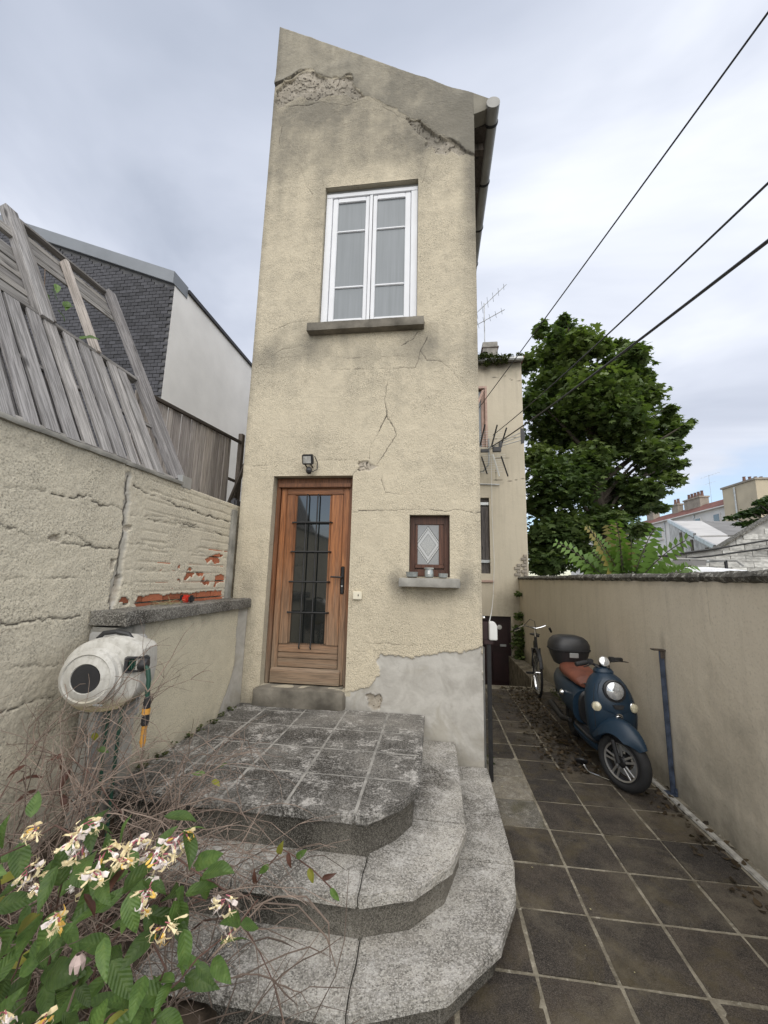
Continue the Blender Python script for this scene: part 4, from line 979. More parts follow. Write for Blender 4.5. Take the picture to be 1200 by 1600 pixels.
# ================================================================ HOUSE AT THE END OF THE PATH
hs = thing('far_house', 'beige two storey house at the path end with plants growing in its gutter', 'house', (1.2, 10, 0))
HH = [(.42, 1.362, 5.1, 6.76), (.42, 1.365, 1.90, 3.78), (.86, 1.815, -.74, .90)]
def house_relief(u, v):
    x, z = u + .03 * fbm(u, v, 6, 3), v + .03 * fbm(u, v, 6, 3, .5, 9)
    cr = np.zeros(u.shape)
    for pl in ([(1.5, 7.0), (1.85, 7.02), (2.0, 6.9), (2.3, 6.86)], [(1.3, 4.25), (1.9, 4.2), (2.28, 4.28)], [(1.0, 5.35), (1.7, 5.3), (2.25, 5.36)], [(1.55, 4.2), (1.56, 4.8), (2.0, 4.78)]):
        cr = np.maximum(cr, np.clip(1.2 - dline(x, z, pl) / .012, 0, 1))
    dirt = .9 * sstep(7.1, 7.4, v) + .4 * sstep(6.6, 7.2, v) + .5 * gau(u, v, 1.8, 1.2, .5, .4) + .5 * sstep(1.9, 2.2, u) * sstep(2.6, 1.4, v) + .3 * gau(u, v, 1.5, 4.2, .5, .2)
    return .01 * fbm(u, v, 2, 3), dict(dirt=dirt, flake=0 * u, crack=cr * .9, cement=0 * u, cap=0 * u)
relief('front_wall', (0, 10, 0), (1, 0, 0), (0, 0, 1), (0, -1, 0), grid_lines(.3, 2.255, .03, [h[i] for h in HH for i in (0, 1)]), grid_lines(-.9, 7.42, .03, [h[i] for h in HH for i in (2, 3)]),
       house_relief, None, HH, M['house_render'], hs, None, .25)
MB().box(.3, 2.25, 10.22, 16, -.9, 7.4).build('wall', M['house_render'], hs)
MB().prism_yz([(9.82, 7.42), (9.82, 7.47), (13, 8.1), (16, 7.5), (16, 7.42)], .3, 2.30).build('roof', M['red_tile'], hs)
MB().box(.3, 2.29, 9.80, 9.96, 7.39, 7.475).build('gutter', M['zinc'], hs, .02)
ch = MB().box(1.32, 1.72, 10.3, 10.75, 7.5, 8.22).box(1.29, 1.75, 10.27, 10.78, 8.04, 8.08).build('chimney', M['concrete'], hs, .01)
MB().lathe([(.06, 0), (.075, .05), (.05, .16), (.085, .20), (.03, .24)], (1.36, 10.2, 7.62), (0, 0, 1), 10).build('chimney_pot', M['iron'], hs)
for h in HH[:2]:
    r = MB(); r.box(h[1], h[1] + .05, 10.006, 10.22, h[2], h[3]).box(h[0], h[1] + .05, 10.006, 10.22, h[3], h[3] + .05).box(h[0], h[1] + .05, 10.006, 10.22, h[2] - .05, h[2])
    r.build('reveal', M['house_render'], hs)
r = MB().box(1.815, 1.89, 10.006, 10.22, -.74, .90).box(.8, 1.9, 10.006, 10.22, .9, .95); r.build('door_jamb', M['cement_grey'], hs)
wf = MB().box(1.305, 1.362, 9.985, 10.10, 5.1, 6.70).box(.42, 1.362, 9.985, 10.10, 6.70, 6.76).build('window', M['pink_paint'], hs, .006)
MB().bar((1.26, 9.93, 6.62), (1.02, 9.60, 5.95), .05, .03).build('shutter_stay', M['pink_paint'], wf)
MB().box(.42, 1.22, 10.10, 10.12, 5.1, 6.66).build('pane', M['pane'], wf)
MB().box(1.22, 1.30, 10.06, 10.13, 5.1, 6.66).build('casement', M['pink_paint'], wf, .004)
sh = thing_part = MB().box(.42, 1.36, 10.10, 10.13, 1.90, 3.78).build('shutter', M['shutter_wood'], hs)
for k in range(10):
    MB().box(.425 + k * .094, .425 + k * .094 + .086, 10.07, 10.10, 2.22, 3.56).build('slat', M['shutter_wood'], sh, .004)
for z_ in (2.16, 3.60): MB().box(.42, 1.36, 10.05, 10.10, z_, z_ + .07).build('batten', M['zinc'], sh, .004)
MB().box(.42, 1.44, 9.95, 10.0, 1.69, 1.74).build('window_sill', M['pink_paint'], hs, .006)
dr = MB().box(.86, 1.815, 10.10, 10.14, -.74, .90).build('door', M['maroon'], hs)
for a, b_, c_, d_ in ((.92, 1.30, -.6, .1), (1.38, 1.76, -.6, .1), (.92, 1.76, .2, .78)): MB().box(a, b_, 10.085, 10.10, c_, d_).build('door_panel', M['maroon'], dr, .008)
MB().lathe([(.002, 0), (.055, 0), (.055, .012), (.02, .02)], (1.555, 10.085, .64), (0, -1, 0), 16).build('door_knob_plate', M['white_plastic'], dr)
MB().box(1.56, 1.70, 10.07, 10.085, .20, .25).build('letter_slot', M['zinc'], dr, .004)
for j in range(7):
    for i in range(2):
        w_ = .15 if (i + j) % 2 else .09
        x0 = 2.235 - (.0 if i == 0 else .16) - w_ + (0 if i == 0 else .0)
        if j > 3 and i == 1: continue
        MB().box(x0, x0 + w_ - .01, 9.965, 10.0, 1.86 + j * .075, 1.86 + j * .075 + .062).build('brick', M['chimney_stone'], hs, .006)
MB().tube([(.5, 9.97, 4.13), (1.10, 9.965, 4.12), (1.62, 9.96, 4.10)], .018, 6).build('wall_pipe', M['zinc'], hs)

# ================================================================ SMALL THINGS ON THE HOUSE
lp = thing('wall_lamp', 'small black floodlight with a motion sensor above the front door', 'lamp', (-1.27, 3.84, 2.86))
MB().box(-1.325, -1.215, 3.735, 3.79, 2.86, 2.965, Matrix.Rotation(R(18), 3, 'X')).build('housing', M['black_plastic'], lp, .008)
MB().box(-1.310, -1.230, 3.729, 3.734, 2.875, 2.945, Matrix.Rotation(R(18), 3, 'X'), (-1.27, 3.7625, 2.9125)).build('lamp_glass', M['lens'], lp)
MB().tube([(-1.30, 3.84, 2.85), (-1.30, 3.78, 2.86), (-1.30, 3.77, 2.90)], .008, 6).tube([(-1.24, 3.84, 2.85), (-1.24, 3.78, 2.86), (-1.24, 3.77, 2.90)], .008, 6).build('bracket', M['iron'], lp)
MB().lathe([(.004, -.035), (.026, -.03), (.034, 0), (.026, .03), (.01, .04)], (-1.255, 3.77, 2.80), (.2, -.6, -.7), 14).build('motion_sensor', M['black_plastic'], lp)
MB().tube([(-1.215, 3.80, 2.96), (-1.19, 3.825, 2.90), (-1.19, 3.83, 2.83), (-1.23, 3.80, 2.79)], .005, 6).build('cable', M['black_plastic'], lp)
bell = thing('doorbell', 'square ivory doorbell push beside the front door', 'doorbell', (-.725, 3.84, 1.575))
MB().box(-.772, -.686, 3.822, 3.85, 1.535, 1.612).build('plate', M['ivory'], bell, .006)
MB().box(-.722, -.714, 3.817, 3.823, 1.566, 1.586).build('push_button', M['iron'], bell, .002)
for nm, lab, x, r_, h_, rl in (('glass_bowl', 'wide low glass bowl at the left end of the small window shelf', -.205, .055, .05, .062), ('glass_jar', 'tall glass jar standing in the middle of the small window shelf', -.045, .042, .085, .036), ('glass_tealight', 'small round glass tealight holder at the right end of the shelf', .085, .042, .042, .044)):
    j = thing(nm, lab, 'jar', (x, 3.78, 1.757), 'glasses on the window shelf')
    MB().lathe([(r_ * .75, 0), (r_, .008), (r_ * 1.02, h_ * .6), (rl, h_), (rl - .005, h_), (r_ * .9, h_ * .5), (r_ * .7, .012)], (x, 3.78, 1.757), (0, 0, 1), 20).build('glass_body', M['jar_glass'], j)
    if 'jar' in nm:
        MB().lathe([(.044, h_ - .006), (.047, h_ - .004), (.047, h_ + .006), (.044, h_ + .008)], (x, 3.78, 1.757), (0, 0, 1), 20).build('rim', M['jar_glass'], j)
        MB().box(x - .012, x + .008, 3.736, 3.740, 1.79, 1.82).build('label', M['white_plastic'], j)

# gate post with the intercom
gp = thing('gate_post', 'thin black iron gate post with maroon hinge at the corner of the house', 'post', (.505, 3.93, 0))
MB().box(.488, .524, 3.915, 3.95, 0, 1.20).build('post', M['iron'], gp, .003)
MB().tube([(.468, 4.02, .0), (.468, 4.02, 1.12)], .010, 8).build('gate_stile', M['zinc'], gp)
MB().box(.462, .545, 3.90, 3.97, 1.165, 1.20).box(.455, .50, 3.92, 3.95, 1.20, 1.36).box(.44, .52, 3.925, 3.94, 1.345, 1.362).build('hinge_plate', M['maroon'], gp, .003)
MB().tube([(.45, 3.935, 1.40), (.475, 3.93, 1.40)], .012, 8).build('hinge_pin', M['chrome'], gp)
ib = MB().prism_xz([(.507, 1.205), (.578, 1.205), (.578, 1.335), (.555, 1.368), (.507, 1.368)], 3.87, 3.95).build('intercom_box', M['white_plastic'], None, .006)
tag(ib, 'pale grey plastic box fixed on top of the black gate post', 'intercom')
pts = [(1.15, 9.7, 4.6), (1.135, 9.8, 3.2)] + [(1.16 - .65 * t, 9.8 - 5.85 * t, 2.4 - 1.05 * t - .55 * t * (1 - t)) for t in [k / 10 for k in range(11)]]
pts = [(1.43, 9.93, 4.9), (1.42, 9.94, 3.3), (1.45, 9.94, 2.2), (1.40, 9.9, 1.4)] + [(1.40 - .88 * t, 9.9 - 5.95 * t, 1.40 - .03 * t - .25 * t * (1 - t)) for t in [k / 10 for k in range(1, 11)]]
tag(MB().tube(pts, .006, 6).build('white_cable', M['white_plastic'], None), 'thin white cable hanging down the far house to the gate post', 'cable')

# ================================================================ HOSE REEL
RC = Vector((-1.735, 1.93, 1.215))
reel = thing('hose_reel', 'dusty white wall mounted hose reel with a dark round window and green hose', 'hose reel', tuple(RC))
ax = Vector((.22, -.97, .0)).normalized(); sx = Vector((.97, .22, 0)); up = Vector((0, 0, 1))
MB().lathe([(.140, .0), (.152, -.006), (.156, -.022), (.182, -.030), (.196, -.042), (.201, -.06), (.203, -.105), (.199, -.108), (.199, -.118), (.203, -.121), (.201, -.18), (.188, -.21), (.14, -.24)], RC + sx * .015, ax, 48).build('drum', M['reel_white'], reel)
MB().lathe([(.150, .008), (.154, .0), (.156, -.015), (.150, -.02), (.14, -.01)], RC, ax, 48, closed=True).build('rim', M['reel_white'], reel)
MB().lathe([(.152, -.004), (.148, .022), (.128, .034), (.122, .026), (.118, .028), (.080, .040), (.075, .034), (.07, .0)], RC, ax, 40).build('cover_disc', M['reel_white'], reel)
MB().lathe([(.002, .038), (.074, .038), (.076, .030), (.05, .02)], RC, ax, 32).build('round_window', M['black_plastic'], reel)
# housing to the right of the drum: rounded wedge lofted along the axis
def rp(a, b_, c_): return RC + sx * a + ax * b_ + up * c_
shell = []
for b_, k in ((-.034, .90), (-.042, .97), (-.06, 1.), (-.20, 1.0), (-.235, .96), (-.25, .88)):
    pr = [(-.03, .19), (.05, .213), (.13, .207), (.232, .168), (.252, .145), (.262, .03), (.252, -.06), (.225, -.12), (.15, -.185), (.07, -.20), (-.03, -.19), (-.10, -.10), (-.12, 0), (-.10, .12)]
    cx_ = .06
    shell.append([rp(cx_ + (p - cx_) * k, b_, q * k) for p, q in pr])
MB().loft(shell).build('housing', M['reel_white'], reel)
MB().tube([rp(-.05, -.12, .19), rp(-.02, -.12, .222), rp(.05, -.12, .232), rp(.12, -.12, .218), rp(.15, -.12, .185)], [.012, .014, .014, .014, .012], 8).build('carry_handle', M['black_plastic'], reel)
MB().box(.09, .225, -.2, .2, 0, .1)
ofr = MB(); 
for p in ([rp(.165, -.032, .095), rp(.245, -.12, .085)],): pass
def oq(u_, v_, d_): # outlet face, turned to the front right
    c0 = rp(.225, -.04, .065); ux = (sx * .86 + ax * -.5).normalized(); nn = (sx * .5 + ax * .86).normalized()
    return c0 + ux * u_ + up * v_ + nn * d_
oring = []
for k, d_ in ((1., -.03), (1., .022), (.78, .022), (.78, -.005)):
    oring.append([oq(.062 * k * a, .042 * k * b_, d_) for a, b_ in ((-1, -.8), (-.8, -1), (.8, -1), (1, -.8), (1, .8), (.8, 1), (-.8, 1), (-1, .8))])
MB().loft(oring, False).build('outlet_frame', M['black_plastic'], reel)
MB().box(-.04, .01, -.01, .01, -.03, .03)
for k in range(3): MB().tube([oq(-.035 + .012 * k, -.028, .002), oq(-.035 + .012 * k, .028, .002)], .006, 8).build('hose_coil', M['green_hose'], reel)
bp = oq(.03, .0, .045)
MB().lathe([(.01, -.03), (.03, -.022), (.036, 0), (.03, .022), (.01, .03)], bp, sx, 20).build('hose_stop', M['black_plastic'], reel)
hang = [bp + Vector((.01, -.01, -.0)), bp + Vector((.045, -.02, -.02)), bp + Vector((.06, -.025, -.07)), bp + Vector((.062, -.025, -.15)), bp + Vector((.066, -.025, -.18))]
MB().tube(hang, .012, 10).build('hose', M['green_hose'], reel)
e = hang[-1]
cn = MB().lathe([(.010, .02), (.017, .015), (.019, -.03), (.019, -.04)], e, (0, 0, 1), 16)
cn.build('connector', M['black_plastic'], reel)
MB().lathe([(.021, -.042), (.021, -.072)], e, (0, 0, 1), 16).build('connector_ring', M['orange'], reel)
MB().lathe([(.0195, -.074), (.0195, -.125), (.016, -.13)], e, (0, 0, 1), 16).build('connector_body', M['black_plastic'], reel)
MB().lathe([(.014, -.131), (.014, -.20), (.017, -.21), (.010, -.24)], e, (0, 0, 1), 14).build('nozzle', M['orange'], reel)
for a in ((.1, .13), (.14, .04), (.17, -.04)):
    MB().lathe([(.010, -.02), (.012, .004), (.004, .007)], rp(a[0] + .0, -.035, a[1]), ax, 10).build('screw_boss', M['reel_white'], reel)
MB().box(RC.x + .10, RC.x + .155, 1.86, 1.872, 1.09, 1.10).build('latch', M['zinc'], reel, .003)
reel.scale = (.91, .91, .91)
MB().box(-1.99, -1.60, 2.16, 2.19, .95, 1.42).build('mounting_plate', M['cement_grey'], reel, .01)
MB().box(-1.80, -1.70, 2.0, 2.175, 1.15, 1.28).build('mounting_arm', M['reel_white'], reel, .01)
mp_ = MB().box(-2.02, -1.845, 2.20, 2.34, .1, 1.42); tag(mp_.build('concrete_pier', M['concrete'], None, .01), 'grey concrete pier behind the hose reel at the end of the low wall', 'pier')
tag(MB().box(-1.80, -1.755, 2.03, 2.075, .1, 1.13).build('steel_post', M['zinc'], None, .004), 'galvanised square post under the hose reel', 'post')
for k, (x, lab) in enumerate(((-1.69, 'green hose hanging straight down below the hose reel drum'), (-1.62, 'green hose tail hanging nearest to the cream wall below the reel'))):
    tag(MB().tube([(x, 2.04, 1.06), (x + .01, 2.02, .9), (x - .01, 2.05, .6), (x + .03, 2.0, .28)], .008, 8).build('garden_hose', M['green_hose'], None), lab, 'hose')

# things left on the low wall
tm = thing('tape_measure', 'small red and black tape measure lying on the grey coping of the low wall', 'tool', (-1.93, 2.98, 1.522))
MB().box(-1.965, -1.900, 2.955, 3.005, 1.522, 1.578).build('case', M['red_plastic'], tm, .014)
MB().box(-1.905, -1.872, 2.952, 3.008, 1.521, 1.577).build('rubber_end', M['black_plastic'], tm, .012)
MB().box(-1.972, -1.956, 2.952, 3.008, 1.521, 1.577).build('rubber_end', M['black_plastic'], tm, .006)
gr = MB()
for k in range(45):
    p = Vector((-1.94 + rng.gauss(0, .03), 2.74 + rng.gauss(0, .06), 1.52)); d = Vector((rng.gauss(0, .5), rng.gauss(0, 1), rng.uniform(.05, .5))).normalized() * rng.uniform(.03, .09)
    gr.tube([p, p + d * .5 + Vector((0, 0, .006)), p + d], [.0018, .0014, .0006], 3, False)
tag(gr.build('grass', M['grey_stain'], None, fix=False), kind='stuff')

# blue post on the right wall
bpst = thing('blue_steel_post', 'rusty blue steel angle post standing against the right wall', 'post', (1.99, 3.97, 0))
MB().box(1.976, 2.018, 3.945, 3.951, .015, 1.165).box(2.012, 2.018, 3.951, 3.995, .015, 1.165).build('angle_bar', M['blue_steel'], bpst, .001)
MB().box(1.93, 2.03, 3.93, 4.0, 1.166, 1.176).box(1.985, 2.02, 3.94, 3.96, 1.10, 1.165).build('top_plate', M['dark_wood'], bpst, .002)
MB().box(1.945, 2.025, 3.93, 4.01, -.002, .014).box(2.005, 2.025, 3.93, 3.95, .014, .06).build('foot_plate', M['blue_steel'], bpst, .003)

# ================================================================ SCOOTER
sc = thing('motor_scooter', 'dark blue retro motor scooter with brown seat and black top box by the wall', 'scooter', (1.58, 4.6, 0))
BL = M['scooter_blue']
CX = 1.635
def sring(cx, cy, z_, w_, d_, n=24, pw=2.4, back=1.0, tilt=0):
    o = []
    for k in range(n):
        a = 2 * math.pi * k / n; ca, sa = math.cos(a), math.sin(a)
        x = w_ * math.copysign(abs(ca) ** (2 / pw), ca); y = d_ * math.copysign(abs(sa) ** (2 / pw), sa)
        if y > 0: y *= back
        o.append(Vector((cx + x, cy + y, z_ + tilt * y)))
    return o
# steered front wheel
WC = Vector((1.63, 3.965, .232)); hd = Vector((.53, -.85, 0)).normalized(); axl = Vector((-.85, -.53, 0)).normalized()
tyre = [(.232 - .045 + .045 * math.cos(a) * (1 if math.cos(a) > 0 else .9), .052 * math.sin(a)) for a in [2 * math.pi * k / 14 for k in range(14)]]
fw = MB().lathe(tyre, WC, axl, 48, closed=True).build('tyre', M['rubber'], sc)
MB().lathe([(.140, -.034), (.150, -.044), (.160, -.042), (.156, -.02), (.148, 0), (.156, .02), (.160, .042), (.150, .044), (.140, .034), (.130, 0)], WC, axl, 48, closed=True).build('rim', M['black_plastic'], sc)
MB().lathe([(.138, .040), (.150, .0455), (.150, .049), (.138, .044)], WC, axl, 48, closed=True).build('rim_edge', M['alu'], sc)
upw = axl.cross(hd).normalized() * -1
if upw.z < 0: upw = -upw
for k in range(5):
    a0 = R(90 + 72 * k + 8)
    for s_ in (-1, 1):
        pr = lambda r_, a_: WC + (hd * math.cos(a_) + upw * math.sin(a_)) * r_ + axl * .036
        MB().bar(pr(.045, a0 + s_ * .30), pr(.143, a0 + s_ * .17), .016, .016, axl).build('spoke', M['alu'], sc, .003)
MB().lathe([(.004, .045), (.03, .04), (.05, .02), (.055, -.02), (.03, -.04)], WC, axl, 24).build('hub', M['iron'], sc)
MB().lathe([(.07, .0), (.125, .0), (.125, .004), (.07, .004)], WC - axl * .03, axl, 32, closed=True).build('brake_disc', M['zinc'], sc)
# fork
ht = Vector((CX + .01, 4.22, .70))
fkc = WC + axl * .07
MB().tube([fkc + Vector((0, 0, 0)), WC + axl * .075 - hd * .035 + Vector((0, 0, .16)), ht + axl * .05 + Vector((0, 0, -.25))], .019, 10).build('fork_leg', M['iron'], sc)
MB().tube([WC - axl * .07, WC - axl * .075 - hd * .035 + Vector((0, 0, .16)), ht - axl * .05 + Vector((0, 0, -.25))], .019, 10).build('fork_leg', M['iron'], sc)
MB().tube([ht + Vector((0, -.03, -.28)), ht + Vector((0, .1, .25))], .03, 10).build('steering_column', M['iron'], sc)
# front mudguard
rings = []
NA = 16
for k in range(NA + 1):
    a = R(30 + k * (158 - 30) / NA)
    taper = min(1, .38 + 2.4 * k / NA) * (1 if k < NA - 3 else 1 - .12 * (k - NA + 3))
    c_ = WC + Vector((0, 0, .035)) + (hd * math.cos(a) + Vector((0, 0, 1)) * math.sin(a)) * (.245 + .07 * math.sin(math.pi / 2 * min(1, 1.3 * k / NA)))
    rad = (hd * math.cos(a) + Vector((0, 0, 1)) * math.sin(a)); wd = .105 * taper
    ring = []
    for j in range(13):
        t_ = -1 + 2 * j / 12; ring.append(c_ + axl * wd * t_ - rad * (.115 * taper * abs(t_) ** 2.4))
    for j in range(12, -1, -1):
        t_ = -1 + 2 * j / 12; ring.append(c_ + axl * wd * .93 * t_ - rad * (.115 * taper * abs(t_) ** 2.4 + .008))
    rings.append(ring)
MB().loft(rings).build('front_mudguard', BL, sc)
# leg shield
secs = [(.30, 4.235, .15, .05, 1), (.36, 4.20, .19, .085, .7), (.45, 4.165, .212, .125, .6), (.56, 4.165, .220, .15, .5), (.66, 4.185, .215, .165, .45), (.74, 4.205, .198, .17, .42), (.81, 4.225, .168, .16, .42), (.86, 4.24, .130, .135, .5), (.89, 4.245, .09, .10, .6), (.905, 4.25, .06, .07, .7)]
MB().loft([sring(CX - .03 * (z_ - .3), y_, z_, w_, d_, 32, 2.15, bk) for z_, y_, w_, d_, bk in secs]).build('leg_shield', BL, sc)
# raised nose panel
pan = []
for z_, w_, off in ((.595, .02, .006), (.61, .075, .010), (.62, .115, .013), (.70, .130, .014), (.76, .130, .013), (.82, .108, .010), (.87, .06, .004)):
    yf = np.interp(z_, [s_[0] for s_ in secs], [s_[1] - s_[3] for s_ in secs])
    cx_ = CX - .03 * (z_ - .3)
    pan.append([Vector((cx_ + w_ * t_, yf - off + .55 * (w_ * t_) ** 2 / .23 * 1.0, z_)) for t_ in (-1, -.9, -.5, 0, .5, .9, 1)] + [Vector((cx_ + w_ * t_, yf + .03 + .5 * (w_ * t_) ** 2 / .23, z_)) for t_ in (1, .5, 0, -.5, -1)])
MB().loft(pan).build('nose_panel', BL, sc)
for s_ in (-1, 1):      # moulding seams of the leg shield
    q_ = []
    for z_ in (.46, .52, .58, .64, .70, .76, .82):
        i_ = [r_[0] for r_ in secs]; w_ = float(np.interp(z_, i_, [r_[2] for r_ in secs])); y_ = float(np.interp(z_, i_, [r_[1] for r_ in secs])); d_ = float(np.interp(z_, i_, [r_[3] for r_ in secs]))
        k_ = .80; q_.append((CX - .03 * (z_ - .3) + s_ * w_ * k_, y_ - d_ * (1 - k_ ** 2.15) ** (1 / 2.15) - .0005, z_))
    MB().tube(q_, .0028, 6).build('panel_seam', M['rubber'], sc)
MB().box(CX - .10, CX + .10, 4.26, 4.70, .296, .302).build('floor_mat', M['rubber'], sc, .002)
for k in range(5): MB().box(CX - .09, CX + .09, 4.36 + .06 * k, 4.375 + .06 * k, .302, .307).build('mat_rib', M['rubber'], sc)
MB().lathe([(.014, 0), (.012, .008), (.002, .009)], (CX + .07, 4.40, .70), (0, .9, .3), 12).build('ignition_lock', M['chrome'], sc)
fy = lambda z_: float(np.interp(z_, [s_[0] for s_ in secs], [s_[1] - s_[3] for s_ in secs]))
HL = Vector((CX - .015, fy(.785) - .02, .785)); hn = Vector((.0, -1, .16)).normalized()
MB().lathe([(.07, -.05), (.092, -.03), (.094, .008), (.084, .014), (.078, .004)], HL, hn, 32).build('headlight_bezel', M['black_plastic'], sc)
MB().lathe([(.078, .0), (.074, .016), (.056, .028), (.03, .035), (.002, .037)], HL, hn, 32).build('headlight', M['lens'], sc)
for q in ((-.02, .01), (.025, .012)): MB().lathe([(.012, .030), (.010, .036), (.002, .037)], HL + Vector((q[0], 0, q[1])), hn, 12).build('bulb', M['zinc'], sc)
MB().prism_xz([(CX - .05, .672), (CX + .05, .672), (CX + .03, .638), (CX - .03, .638)], fy(.655) - .024, fy(.655) + .03).build('air_vent', M['black_plastic'], sc, .004)
for s_ in (-1, 1):
    cI = Vector((CX + s_ * .155 - .005, fy(.635) + .048, .638)); nI = Vector((s_ * .45, -1, .05)).normalized()
    MB().lathe([(.042, -.03), (.045, .0), (.042, .006)], cI, nI, 24).build('indicator_rim', M['chrome'], sc)
    MB().lathe([(.040, .002), (.036, .016), (.02, .024), (.002, .026)], cI, nI, 24).build('indicator', M['amber_lens'], sc)
bc = Vector((CX - .002, fy(.572) - .008, .572)); bn = Vector((0, -1, -.1)).normalized()
MB().lathe([(.025, 0), (.033, 0), (.033, .007), (.025, .007)], bc, bn, 28, closed=True).build('badge_ring', M['chrome'], sc)
MB().lathe([(.002, .003), (.0235, .003), (.0235, .0)], bc, bn, 24).build('badge', M['black_plastic'], sc)
MB().tube([bc + bn * .005 + Vector((-.020, 0, .004)), bc + bn * .006 + Vector((-.006, 0, .012)), bc + bn * .006 + Vector((.008, 0, .010)), bc + bn * .005 + Vector((.020, 0, -.002))], .0035, 6).build('badge_emblem', M['chrome'], sc)
# cowl, handlebar, dial
MB().loft([sring(CX - .015, 4.255, .885, .085, .075), sring(CX - .015, 4.26, .912, .088, .08), sring(CX - .015, 4.27, .935, .07, .065), sring(CX - .015, 4.275, .942, .03, .03)]).build('steering_cowl', BL, sc)
HC = Vector((CX - .01, 4.30, .945))
hb = [HC + axl * .31 + Vector((.0, .05, .03)), HC + axl * .17 + Vector((0, .02, .045)), HC + axl * .07 + Vector((0, 0, .01)), HC, HC - axl * .07 + Vector((0, 0, .01)), HC - axl * .17 + Vector((0, .02, .045)), HC - axl * .31 + Vector((0, .05, .03))]
MB().tube(hb, .012, 10).build('handlebar', M['iron'], sc)
for s_ in (1, -1):
    a, b_ = HC + axl * .19 * s_ + Vector((0, .022, .044)), HC + axl * .33 * s_ + Vector((0, .055, .028))
    MB().tube([a, a + (b_ - a) * .1, b_ - (b_ - a) * .05, b_], [.018, .022, .022, .017], 12).build('grip', M['rubber'], sc)
    q = HC + axl * .155 * s_ + Vector((0, .01, .045))
    MB().box(q.x - .025, q.x + .025, q.y - .025, q.y + .025, q.z - .018, q.z + .03).build('switch_box', M['black_plastic'], sc, .006)
    MB().tube([q, q + hd * .05 + axl * .04 * s_ + Vector((0, 0, -.005)), q + hd * .06 + axl * .16 * s_ + Vector((0, 0, -.02))], [.007, .006, .005], 8).build('brake_lever', M['iron'], sc)
MB().lathe([(.03, -.05), (.047, -.03), (.05, .0), (.046, .006)], HC + Vector((.015, -.03, .05)), Vector((0, -.75, .4)), 24).build('speedometer_case', M['chrome'], sc)
MB().lathe([(.045, .004), (.03, .012), (.002, .015)], HC + Vector((.015, -.03, .05)), Vector((0, -.75, .4)), 24).build('speedometer_glass', M['lens'], sc)
for k, (dx, dy) in enumerate(((.03, .05), (-.05, .02), (.06, -.02))):
    MB().tube([HC + axl * .1 * (1 if k % 2 else -1) + Vector((0, 0, .02)), HC + Vector((dx, -.05 - dy, .0)), HC + Vector((dx * .3, -.03, -.05))], .005, 6).build('brake_cable', M['black_plastic'], sc)
# floorboard, body, seat
MB().loft([sring(CX, 4.52, .215, .12, .30, 28, 3.5), sring(CX, 4.52, .25, .16, .32, 28, 3.5), sring(CX, 4.52, .285, .165, .33, 28, 3.5), sring(CX, 4.52, .295, .15, .31, 28, 3.5)]).build('floorboard', M['black_plastic'], sc)
MB().loft([sring(CX, 4.52, .20, .15, .32, 28, 3.2), sring(CX, 4.52, .235, .175, .34, 28, 3.2), sring(CX, 4.52, .262, .178, .345, 28, 3.2)]).build('side_skirt', BL, sc)
body = [(4.62, .20, .30, .64), (4.70, .175, .30, .68), (4.82, .20, .32, .70), (5.0, .215, .36, .70), (5.2, .205, .42, .70), (5.4, .165, .48, .69), (5.55, .10, .55, .68), (5.6, .05, .6, .67)]
def yring(y_, w_, z0, z1, n=24, pw=2.8):
    o = []
    for k in range(n):
        a = 2 * math.pi * k / n; ca, sa = math.cos(a), math.sin(a)
        o.append(Vector((CX + w_ * math.copysign(abs(ca) ** (2 / pw), ca), y_, (z0 + z1) / 2 + (z1 - z0) / 2 * math.copysign(abs(sa) ** (2 / pw), sa))))
    return o
MB().loft([yring(*b_) for b_ in body]).build('rear_body', BL, sc)
MB().loft([yring(4.60, .13, .30, .62, 20), yring(4.628, .15, .29, .65, 20)]).build('under_seat_panel', M['black_plastic'], sc)
MB().loft([yring(4.63, .11, .655, .71, 24, 2.2), yring(4.68, .145, .65, .765, 24, 2.4), yring(4.8, .165, .66, .79, 24, 2.6), yring(5.0, .172, .67, .795, 24, 2.6), yring(5.14, .168, .68, .82, 24, 2.6), yring(5.22, .14, .69, .82, 24, 2.4)]).build('seat', M['seat_brown'], sc)
MB().tube([Vector((CX + .16 * math.cos(a), 4.93 + .33 * math.sin(a), .70)) for a in [2 * math.pi * k / 24 for k in range(25)]], .008, 6).build('seat_piping', M['black_plastic'], sc)
RW = Vector((CX, 5.18, .215))
MB().lathe([(.215 - .05 + .05 * math.cos(a), .055 * math.sin(a)) for a in [2 * math.pi * k / 12 for k in range(12)]], RW, (1, 0, 0), 36, closed=True).build('tyre', M['rubber'], sc)
MB().lathe([(.03, -.05), (.14, -.03), (.14, .03), (.03, .05)], RW, (1, 0, 0), 24).build('rear_hub', M['iron'], sc)
MB().lathe([(.004, -.03), (.028, -.02), (.03, .01), (.015, .03)], Vector((CX - .225, 4.86, .55)), (-1, -.4, 0), 16).build('rear_indicator', M['chrome'], sc)
MB().tube([(CX - .19, 4.75, .30), (CX - .21, 4.95, .26), (CX - .22, 5.35, .30)], [.02, .035, .04], 12).build('exhaust', M['iron'], sc)
MB().tube([(CX + .1, 4.75, .24), (CX + .2, 4.7, .01), (CX + .21, 4.6, .008)], .011, 8).build('side_stand', M['iron'], sc)
MB().box(CX - .09, CX + .09, 5.15, 5.6, .735, .765).build('luggage_rack', M['iron'], sc, .01)
MB().prism_yz([(5.50, .52), (5.62, .36), (5.62, .62)], CX - .09, CX + .09).build('number_plate_holder', M['black_plastic'], sc, .006)
